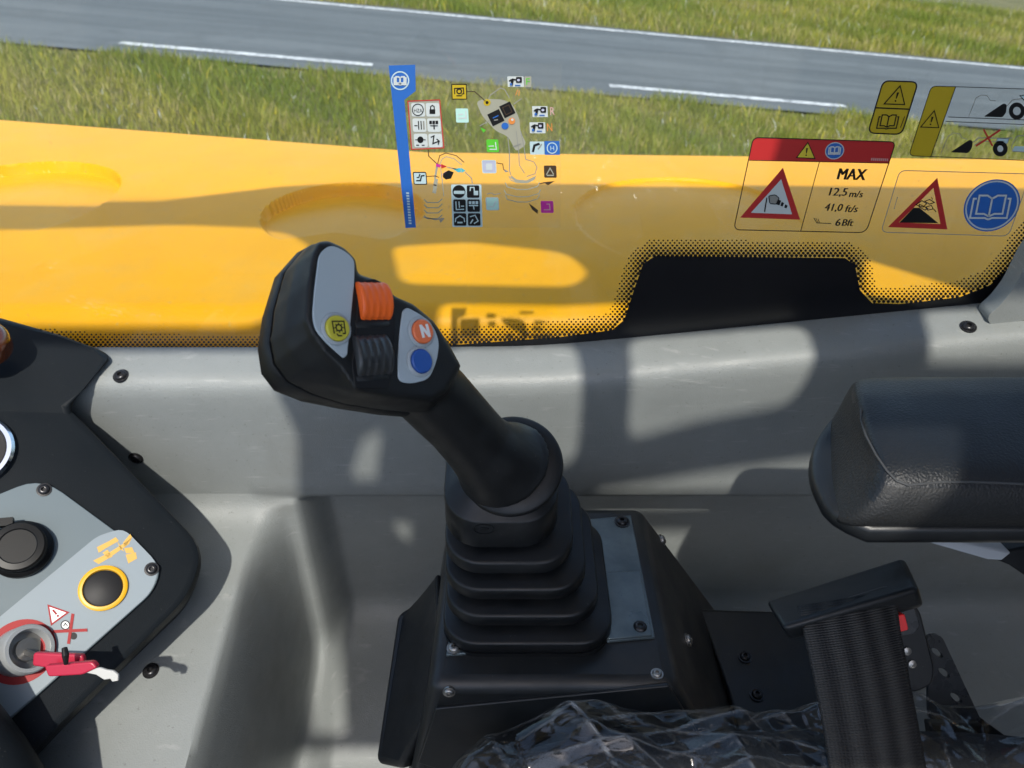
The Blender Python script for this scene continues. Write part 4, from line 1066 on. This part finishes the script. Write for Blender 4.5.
# --- 1: joystick diagram sticker
s1 = Print(lambda x, y, l: gmap(*zz2(x, y), l), ['film', 's_blue', 's_white', 's_pale', 's_grey', 's_midgrey', 's_yellow', 's_green', 's_cyan', 's_lav', 's_mag', 's_orange', 's_teal', 's_brown', 'ink', 's_red', 's_pink'])
s1.poly([(110, 96), (775, 88), (770, 720), (175, 722)], 'film', 0.4)
s1.poly([(110, 98), (212, 95), (214, 195), (170, 230), (215, 720), (175, 722)], 's_blue', 1)
s1.ring(154, 156, 33, 34, 5, 's_pale', 2)
s1.book(154, 155, 44, 34, 's_white', 6, 3)
s1.text("BEDIENHEBEL", [(176, 590), (176, 590), (176, 590), (176, 590)], 's_pale', 2) if False else None
for k in range(12):      # illegible upright small print
    y = 585 + k * 10.5; x = 177 + (y - 585) * 0.085; s1.poly([(x, y), (x + 11, y + 0.5), (x + 11.5, y + 6.5), (x + 0.5, y + 6)], 's_pale', 2)
def skew(x0, y0, x1, y1, lean): return [(x0, y0), (x1, y0), (x1 + lean, y1), (x0 + lean, y1)]
s1.poly([(184, 235), (306, 230), (322, 414), (198, 420)], 's_midgrey', 1); s1.stroke([(184, 235), (306, 230), (322, 414), (198, 420)], 4, 's_red', 2, True)
for (r_, y) in enumerate((268, 327, 386)):
    for (c_, x) in enumerate((222, 278)):
        xx = x + r_ * 5; s1.rr(xx - 26, y - 26, xx + 26, y + 26, 8, 's_white', 2, 3)
        if (r_, c_) == (0, 0): s1.ring(xx, y, 21, 22, 3.5, 'ink', 3, 24); s1.text("HZA", [(xx - 15, y - 4), (xx + 17, y - 4), (xx + 18, y + 10), (xx - 14, y + 10)], 'ink', 3)
        if (r_, c_) == (0, 1): s1.rr(xx - 11, y - 2, xx + 11, y + 16, 2, 'ink', 3); s1.stroke([(xx - 7, y - 2), (xx - 7, y - 12), (xx, y - 17), (xx + 7, y - 12), (xx + 7, y - 2)], 4, 'ink', 3)
        if (r_, c_) == (1, 0):
            s1.stroke([(xx - 18, y + 2), (xx - 6, y + 2)], 4, 'ink', 3); s1.stroke([(xx - 3, y - 16), (xx - 1, y + 17)], 4, 'ink', 3); s1.stroke([(xx + 7, y - 16), (xx + 9, y + 17)], 4, 'ink', 3); s1.stroke([(xx + 17, y - 16), (xx + 19, y + 17)], 6, 's_grey', 3)
        if (r_, c_) == (1, 1):
            for q_ in (-12, 0, 12): s1.rr(xx + q_ - 5, y - 17, xx + q_ + 5, y - 4, 1, 'ink', 3)
            s1.stroke([(xx + 1, y - 2), (xx + 2, y + 16)], 5, 'ink', 3); s1.stroke([(xx - 14, y + 2), (xx + 16, y + 2)], 3, 'ink', 4)
        if (r_, c_) == (2, 0): s1.ell(xx, y - 3, 12, 13, 'ink', 3, 14); s1.stroke([(xx - 20, y - 3), (xx + 20, y - 3)], 3, 'ink', 4); s1.stroke([(xx - 16, y + 18), (xx - 5, y + 18)], 4, 'ink', 3); s1.stroke([(xx + 5, y + 18), (xx + 16, y + 18)], 4, 'ink', 3)
        if (r_, c_) == (2, 1): s1.stroke([(xx - 16, y - 12), (xx - 4, y - 18), (xx - 8, y + 12), (xx + 16, y + 2), (xx + 6, y - 6)], 4.5, 'ink', 3); s1.stroke([(xx + 16, y + 2), (xx + 12, y + 16)], 4, 'ink', 4)
def tile(x0, y0, x1, y1, fill, edge=None, lean=3, r=5):
    p = s1.rr(x0, y0, x1, y1, r, fill, 1, lean)
    if edge: s1.stroke(p, 3.5, edge, 2, True)
tile(352, 170, 408, 227, 's_yellow', 'ink', 2, 2); s1.stroke([(364, 208), (363, 186), (397, 184), (399, 206), (390, 208)], 4, 'ink', 2); s1.ring(381, 197, 9, 9, 5, 'ink', 2, 14); s1.stroke([(370, 214), (392, 214)], 4, 'ink', 2)
tile(367, 263, 415, 317, 's_cyan', None); s1.stroke([(378, 300), (408, 300), (406, 272)], 5, 's_white', 2); s1.stroke([(378, 286), (396, 285)], 5, 's_white', 2)
tile(485, 382, 531, 430, 's_green', None); s1.stroke([(498, 420), (524, 420), (520, 392)], 4, 's_white', 2); s1.stroke([(494, 408), (514, 407)], 4, 's_white', 2)
tile(469, 463, 520, 510, 's_lav', 's_pale'); s1.rr(484, 474, 508, 500, 3, 's_white', 2)
tile(204, 508, 253, 554, 's_pale', 'ink', 4); s1.stroke([(216, 540), (232, 540), (236, 522), (248, 520)], 5, 'ink', 2); s1.stroke([(218, 528), (226, 528), (230, 514)], 4, 'ink', 2)
p = s1.rr(350, 555, 466, 718, 5, 's_pale', 1, 5)
for (r_, y) in enumerate((582, 636, 689)):
    for (c_, x) in enumerate((380, 434)):
        xx = x + r_ * 2
        if (r_, c_) == (0, 0): s1.ell(xx, y, 25, 25, 'ink', 2, 24); s1.rr(xx - 20, y - 3, xx + 22, y + 9, 3, 's_pale', 3)
        else: s1.rr(xx - 24, y - 24, xx + 24, y + 24, 6, 'ink', 2, 1)
        if (r_, c_) == (0, 1): s1.rr(xx + 3, y - 3, xx + 20, y + 14, 2, 's_pale', 3); s1.stroke([(xx + 5, y - 3), (xx + 4, y - 16), (xx - 10, y - 16), (xx - 11, y - 2)], 4, 's_pale', 3)
        if (r_, c_) == (1, 0): s1.stroke([(xx - 14, y - 16), (xx - 12, y + 15), (xx + 18, y + 14)], 4, 's_pale', 3); s1.stroke([(xx - 2, y - 16), (xx, y + 8)], 4, 's_pale', 3); s1.stroke([(xx + 6, y + 2), (xx + 18, y + 2)], 4, 's_pale', 3)
        if (r_, c_) == (1, 1):
            for q_ in (-13, 0, 13): s1.rr(xx + q_ - 5, y - 17, xx + q_ + 5, y - 6, 1, 's_pale', 3)
            s1.rr(xx - 18, y - 3, xx + 18, y + 2, 1, 's_pale', 3); s1.stroke([(xx, y + 2), (xx + 2, y + 15)], 4, 's_pale', 4)
        if (r_, c_) == (2, 0): s1.stroke([(xx - 18, y + 10), (xx - 16, y - 4), (xx, y - 14), (xx + 16, y - 4), (xx + 18, y + 10)], 4, 's_pale', 3); s1.stroke([(xx - 10, y + 12), (xx + 10, y + 12)], 6, 's_pale', 3)
        if (r_, c_) == (2, 1): s1.stroke([(xx - 16, y - 10), (xx + 4, y - 16), (xx + 16, y + 6), (xx, y + 16)], 4, 's_pale', 3); s1.stroke([(xx - 4, y), (xx - 14, y + 16)], 5, 's_pale', 3)
tile(484, 606, 530, 652, 's_cyan', 's_pale'); s1.stroke([(496, 640), (512, 640), (522, 618)], 4, 's_white', 3)
s1.stroke([(488, 592), (505, 587), (515, 594), (540, 589)], 3, 's_grey', 2)
tile(694, 618, 742, 664, 's_mag', None, 2); s1.stroke([(706, 652), (730, 652), (728, 630), (716, 630)], 4, 's_pink', 2)
tile(706, 482, 754, 529, 's_brown', None, 2); s1.stroke([(716, 518), (730, 492), (744, 516)], 4, 's_midgrey', 2); s1.stroke([(718, 520), (745, 520)], 5, 's_midgrey', 3)
def truck(x, y, w):
    s1.stroke([(x - w * .42, y - 2), (x - w * .2, y - 10), (x + w * .1, y - 6)], 5, 'ink', 3); s1.rr(x + w * .02, y - 18, x + w * .4, y + 4, 4, 'ink', 3)
    s1.poly([(x - w * .35, y - 10), (x - w * .12, y - 6), (x - w * .2, y + 16), (x - w * .28, y + 12)], 'ink', 4); s1.ell(x - w * .3, y + 10, 5, 5, 's_blue', 5, 10); s1.ell(x + w * .18, y - 6, 6, 5, 's_lav', 5, 10)
    s1.stroke([(x - w * .05, y + 14), (x + w * .3, y + 14)], 4, 's_blue', 3)
tile(566, 140, 628, 180, 's_white', None, 2, 2); truck(598, 160, 60); s1.rr(632, 140, 658, 180, 2, 's_midgrey', 1); s1.text("F", [(638, 147), (652, 147), (653, 172), (639, 172)], 's_green', 2)
tile(661, 254, 720, 296, 's_white', None, 2, 2); truck(692, 275, 58); s1.text("R", [(730, 258), (747, 258), (748, 288), (731, 288)], 's_pink', 2)
tile(651, 316, 711, 358, 's_white', None, 2, 2); truck(682, 336, 58); s1.text("N", [(718, 320), (738, 320), (739, 350), (719, 350)], 's_orange', 2)
tile(652, 390, 707, 440, 's_pale', None, 2, 2); s1.stroke([(664, 430), (670, 405), (690, 398)], 9, 'ink', 2); s1.stroke([(684, 420), (698, 400)], 5, 's_grey', 2)
s1.rr(708, 388, 766, 441, 2, 's_blue', 1, 2); s1.ring(738, 415, 19, 20, 4, 's_pale', 2, 22); s1.text("H", [(731, 407), (745, 407), (746, 424), (732, 424)], 's_pale', 2)
# big joystick drawing
s1.poly(round_poly([(446, 236), (482, 226), (545, 228), (585, 244), (612, 300), (616, 350), (640, 400), (600, 430), (570, 372), (520, 348), (468, 290)], 16, 4), 's_midgrey', 1)
s1.stroke([(494, 226), (500, 212), (540, 184), (556, 190), (574, 222)], 3.5, 's_grey', 2)
s1.stroke([(412, 198), (440, 198), (470, 224), (482, 236)], 3.5, 's_brown', 2)
s1.ell(488, 240, 14, 13, 's_yellow', 2, 16); s1.ell(488, 240, 6, 6, 'ink', 3, 10)
def rot(cx, cy, hw, hh, a): return [(cx + x * math.cos(a) - y * math.sin(a), cy + x * math.sin(a) + y * math.cos(a)) for x, y in ((-hw, -hh), (hw, -hh), (hw, hh), (-hw, hh))]
s1.poly(rot(566, 268, 23, 25, -0.45), 'ink', 2); s1.poly(rot(522, 298, 25, 25, -0.45), 'ink', 2)
s1.stroke(rot(566, 268, 13, 15, -0.45), 3, 's_brown', 3, True); s1.stroke([(510, 300), (532, 290)], 4, 's_blue', 3); s1.stroke([(515, 308), (530, 306)], 4, 's_grey', 3)
s1.stroke([(590, 246), (622, 224)], 3, 's_grey', 2); s1.stroke([(500, 308), (460, 330)], 3, 's_grey', 2)
s1.ell(557, 330, 14, 13, 's_blue', 3, 16); s1.ell(583, 311, 13, 13, 's_orange', 3, 16); s1.ell(585, 306, 5, 5, 's_white', 4, 10)
s1.poly([(462, 336), (484, 346), (474, 356)], 's_green', 2); s1.stroke([(598, 212), (606, 190)], 3, 's_orange', 2); s1.stroke([(610, 214), (612, 194)], 3, 's_orange', 2)
s1.stroke([(568, 372), (574, 430), (574, 500), (580, 520)], 3.2, 's_grey', 2); s1.stroke([(600, 350), (610, 430), (612, 480), (632, 512)], 3, 's_grey', 2); s1.stroke([(618, 352), (630, 410), (636, 458), (668, 468), (680, 490), (672, 514), (640, 524)], 3, 's_grey', 2)
s1.stroke([(586, 410), (618, 398)], 3, 's_grey', 3)
for (y, w) in ((530, 52), (556, 66), (584, 70), (604, 66)):
    s1.stroke([(624 - w, y - 8), (624 - w + 8, y + 8), (624 - 20, y + 18), (624 + 20, y + 18), (624 + w - 8, y + 6), (624 + w, y - 10)], 3.4, 's_midgrey', 2)
s1.stroke([(580, 524), (600, 540), (640, 544), (672, 528)], 9, 's_midgrey', 1)
s1.stroke([(524, 472), (548, 476), (552, 498), (562, 504)], 3, 's_brown', 2); s1.poly([(556, 496), (572, 506), (556, 508)], 's_grey', 3)
s1.stroke([(690, 552), (708, 548)], 4, 's_brown', 2); s1.poly([(704, 546), (748, 542), (722, 558)], 's_brown', 2)
s1.poly([(648, 626), (664, 638), (684, 654), (682, 668), (662, 652)], 's_brown', 2)
s1.poly([(590, 336), (600, 344), (595, 348)], 's_midgrey', 2)
# small lever drawing at the left
s1.stroke([(262, 420), (264, 446), (296, 476), (312, 482)], 3.5, 's_brown', 2)
s1.stroke([(296, 484), (306, 444), (330, 434), (370, 444), (400, 470)], 3, 's_brown', 2); s1.stroke([(304, 484), (316, 456), (332, 448), (362, 456), (392, 480)], 3, 's_midgrey', 2)
s1.poly([(292, 474), (312, 480), (308, 490), (292, 486)], 's_mag', 3); s1.poly([(312, 476), (334, 486), (312, 494)], 's_red', 3); s1.stroke([(334, 488), (370, 496)], 4, 's_grey', 3)
s1.poly([(352, 492), (376, 494), (374, 506)], 's_teal', 3); s1.rr(374, 492, 388, 508, 3, 's_teal', 3); s1.poly([(388, 490), (406, 502), (390, 510)], 's_teal', 3)
s1.stroke([(404, 508), (428, 530), (432, 552)], 3.5, 's_grey', 2)
s1.poly([(320, 512), (340, 500), (360, 508), (350, 532), (330, 536), (318, 526)], 'ink', 3); s1.stroke([(318, 540), (312, 522), (330, 504)], 3, 's_pink', 2)
s1.stroke([(256, 524), (290, 522), (304, 528)], 3, 's_brown', 2)
s1.poly([(286, 530), (300, 534), (292, 590), (278, 586)], 's_midgrey', 2); s1.stroke([(296, 486), (288, 532)], 8, 's_midgrey', 1); s1.stroke([(282, 556), (294, 558)], 4, 'ink', 3)
s1.stroke([(310, 492), (318, 560), (322, 600)], 3, 's_midgrey', 2)
for y in (612, 632, 652, 674): s1.stroke([(246, y), (258, y + 12), (300, y + 12), (316, y - 2)], 4, 's_midgrey', 2)
s1.stroke([(244, 680), (290, 690), (322, 684)], 4, 's_grey', 2); s1.poly([(304, 690), (324, 686), (310, 702)], 's_grey', 3)
so_ = s1.build("diagram_sticker"); tag(so_, "clear joystick diagram sticker with blue side strip and coloured symbols on the window", "sticker", "stickers on the window")

# --- 2: wind warning sticker
s2 = Print(lambda x, y, l: gmap(*zz3(x, y), l), ['film', 's_red', 's_warn', 's_blue', 's_white', 's_pale', 'ink', 's_pink', 's_grey'])
outl = round_poly([(112, 261, 20), (592, 276, 20), (492, 582, 26), (46, 572, 22)], 20, 5)
s2.poly(outl, 'film', 0.4); s2.stroke(outl, 3.2, 'ink', 2, True)
s2.poly(round_poly([(112, 261, 20), (592, 276, 20), (570, 348, 0.1), (98, 337, 0.1)], 0.1, 5), 's_red', 1)
s2.stroke([(335, 343), (272, 576)], 2.6, 'ink', 2); s2.stroke([(98, 338), (571, 348)], 2.5, 'ink', 3)
s2.warn((296, 278), (320, 332), (258, 329), 3, 'ink', 's_warn', 2)
s2.ell(386, 306, 32, 29, 's_white', 2, 26, 0.12); s2.ell(386, 306, 29, 26, 's_blue', 3, 26, 0.12); s2.book(386, 304, 38, 28, 's_white', 4, 4, 0.12)
for k in range(9): s2.poly([(510 + k * 6.6, 330 + k * 0.25), (514 + k * 6.6, 330 + k * .25), (512.5 + k * 6.6, 339 + k * .25), (508.5 + k * 6.6, 339 + k * .25)], 's_pink', 2)
s2.poly([(212, 363), (270, 538), (68, 531)], 's_red', 1); s2.poly([(206, 402), (243, 520), (104, 515)], 's_white', 2)
s2.stroke([(158, 464), (150, 512)], 4, 'ink', 3); s2.poly(round_poly([(166, 458), (186, 456), (200, 466), (190, 484), (170, 482)], 5, 3), 's_grey', 3); s2.stroke(round_poly([(164, 458), (186, 454), (200, 466), (190, 486), (168, 484)], 5, 3), 3, 'ink', 4, True)
s2.poly([(194, 470), (206, 474), (200, 490), (188, 486)], 'ink', 3); s2.poly([(208, 478), (216, 482), (211, 494), (203, 491)], 'ink', 3); s2.poly([(220, 486), (228, 491), (224, 500), (216, 497)], 'ink', 3)
s2.text("MAX", [(402, 365), (494, 368), (484, 405), (392, 402)], 'ink', 2); s2.text("MAX", [(404, 365), (496, 368), (486, 405), (394, 402)], 'ink', 3, 2.5)
s2.text("12,5", [(373, 430), (432, 432), (422, 462), (364, 461)], 'ink', 2, 2.2); s2.text("m/s", [(440, 440), (484, 441), (477, 463), (433, 462)], 'ink', 2, 2.2)
s2.text("41,0", [(357, 483), (416, 485), (406, 513), (348, 512)], 'ink', 2, 2.2); s2.text("ft/s", [(426, 489), (468, 490), (459, 513), (418, 512)], 'ink', 2, 2.2)
s2.text("6", [(393, 535), (408, 535), (402, 559), (386, 559)], 'ink', 2, 2.2); s2.text("Bft", [(416, 536), (452, 537), (444, 560), (409, 559)], 'ink', 2, 2.2)
s2.stroke([(316, 532), (326, 549), (374, 551)], 2.6, 'ink', 2); s2.stroke([(330, 535), (335, 549)], 2.4, 'ink', 3); s2.stroke([(323, 533), (330, 549)], 2.0, 'ink', 3)
tag(s2.build("wind_sticker"), "wind limit sticker with red header, windsock triangle and MAX speeds", "sticker", "stickers on the window")

# --- 3: small yellow read-the-manual sticker
s3 = Print(lambda x, y, l: gmap(*zz3(x, y), l), ['s_yellow', 'ink'])
outl = round_poly([(550, 70, 22), (668, 74, 24), (612, 251, 24), (498, 246, 24)], 20, 5)
s3.poly(outl, 's_yellow', 1); s3.stroke(outl, 4.5, 'ink', 2, True); s3.stroke([(524, 161), (641, 166)], 4.5, 'ink', 2)
s3.warn((607, 87), (622, 150), (553, 148), 3.5, 'ink', None, 2)
s3.book(566, 206, 66, 52, 'ink', 4, 2, 0.22); s3.stroke([(622, 190), (608, 228)], 2.5, 'ink', 2)
tag(s3.build("manual_sticker"), "small all yellow sticker with warning triangle above open book", "sticker", "stickers on the window")

# --- 4: bucket warning sticker with yellow side
s4 = Print(lambda x, y, l: gmap(*zz3(x, y), l), ['film', 's_yellow', 'ink', 's_grey', 's_red', 's_pale', 's_white'])
s4.poly([(716, 88), (1330, 108), (1260, 348), (640, 322)], 'film', 0.4)
s4.poly(round_poly([(712, 88, 18), (794, 90, 0.1), (710, 326, 0.1), (636, 322, 18)], 10, 5), 's_yellow', 1)
s4.stroke(round_poly([(712, 88, 18), (794, 90, 0.1), (710, 326, 0.1), (636, 322, 18)], 10, 5), 2.4, 'ink', 2, True)
s4.stroke([(794, 90), (1330, 108)], 2.4, 'ink', 2); s4.stroke([(768, 192), (1300, 212)], 2.4, 'ink', 2); s4.stroke([(760, 207), (1298, 228)], 2.4, 'ink', 2); s4.stroke([(708, 325), (1260, 348)], 2.4, 'ink', 2)
s4.warn((722, 171), (737, 228), (676, 226), 3, 'ink', None, 2)
s4.stroke([(838, 190), (862, 128), (880, 118), (900, 120), (910, 136), (930, 138)], 2.2, 's_grey', 2)
s4.poly(round_poly([(888, 191), (955, 146), (966, 150), (964, 176), (952, 193)], 6, 3), 'ink', 3)
s4.stroke([(966, 156), (985, 134), (1020, 130), (1060, 136)], 3, 's_grey', 2); s4.ell(1000, 172, 27, 29, 'ink', 3); s4.ell(1000, 172, 13, 14, 's_white', 4)
s4.poly([(1010, 120), (1080, 112), (1090, 140), (1030, 142)], 's_pale', 2); s4.stroke([(1010, 120), (1080, 112), (1090, 140), (1030, 142)], 2.5, 'ink', 3, True)
s4.ell(1110, 176, 27, 29, 'ink', 3); s4.ell(1110, 176, 13, 14, 's_white', 4); s4.stroke([(1028, 160), (1085, 164)], 5, 's_grey', 3)
s4.stroke([(745, 312), (768, 258), (786, 246), (806, 248), (816, 262), (834, 268)], 2.2, 's_grey', 2)
s4.poly(round_poly([(776, 311), (842, 268), (852, 274), (848, 298), (836, 314)], 6, 3), 'ink', 3)
s4.stroke([(852, 278), (872, 262), (960, 264), (985, 262)], 3, 's_grey', 2); s4.stroke([(856, 288), (876, 274), (958, 274)], 2.5, 's_grey', 2)
s4.ell(944, 299, 25, 26, 'ink', 3); s4.ell(944, 299, 10, 11, 's_white', 4)
s4.poly([(934, 264), (975, 262), (968, 282), (928, 282)], 's_pale', 2); s4.stroke([(934, 264), (975, 262), (968, 282), (928, 282)], 2, 's_grey', 3, True)
s4.poly([(992, 290), (1060, 292), (1058, 312), (984, 308)], 's_pale', 2); s4.stroke(round_poly([(1000, 256), (1060, 252), (1058, 312), (984, 308), (982, 290)], 6, 3), 2.6, 's_grey', 3, True)
s4.stroke([(888, 234), (918, 290)], 6, 's_red', 4); s4.stroke([(944, 236), (862, 290)], 6, 's_red', 5)
tag(s4.build("bucket_sticker"), "clear sticker with yellow left side and loader bucket drawings, one crossed out", "sticker", "stickers on the window")

# --- 5: tipping hazard sticker
s5 = Print(lambda x, y, l: gmap(*zz3(x, y), l), ['film', 's_red', 'ink', 's_blue', 's_white', 's_grey'])
outl = round_poly([(606, 372, 22), (1046, 384, 22), (972, 594, 26), (542, 580, 22)], 20, 5)
s5.poly(outl, 'film', 0.4); s5.stroke(outl, 2.6, 's_grey', 2, True)
A, B, C_ = (732, 397), (766, 571), (566, 563)
g_ = ((A[0] + B[0] + C_[0]) / 3, (A[1] + B[1] + C_[1]) / 3); k_ = 0.70
ia, ib_, ic = [(g_[0] + (p[0] - g_[0]) * k_, g_[1] + (p[1] - g_[1]) * k_) for p in (A, B, C_)]
for (p, q, r_, t_) in ((A, B, ib_, ia), (B, C_, ic, ib_), (C_, A, ia, ic)): s5.poly([p, q, r_, t_], 's_red', 1)
s5.poly([(604, 548), (652, 498), (672, 498), (736, 550)], 'ink', 2)
for q_ in ([(660, 488), (680, 474), (696, 484), (684, 496)], [(690, 476), (706, 470), (722, 480), (706, 486)], [(692, 496), (712, 490), (718, 502), (700, 506)], [(672, 486), (700, 500), (690, 506), (670, 494)]): s5.stroke(q_, 3, 'ink', 3, True)
s5.stroke([(716, 470), (712, 462)], 3, 'ink', 3); s5.stroke([(720, 502), (728, 512)], 3, 'ink', 3)
for k in range(6): s5.poly([(586 + (5 - k) * 2.0, 462 + k * 7), (589 + (5 - k) * 2.0, 462 + k * 7), (588 + (5 - k) * 2.0, 467 + k * 7), (585 + (5 - k) * 2.0, 467 + k * 7)], 's_grey', 2)
s5.ell(916, 490, 94, 88, 's_blue', 1, 40, 0.20); s5.ring(916, 490, 86, 81, 5, 's_white', 2, 40, 0.20)
s5.book(912, 492, 124, 88, 's_white', 6, 3, 0.20)
tag(s5.build("tipping_sticker"), "sticker with red crumbling-slope triangle beside a large blue book disc", "sticker", "stickers on the window")
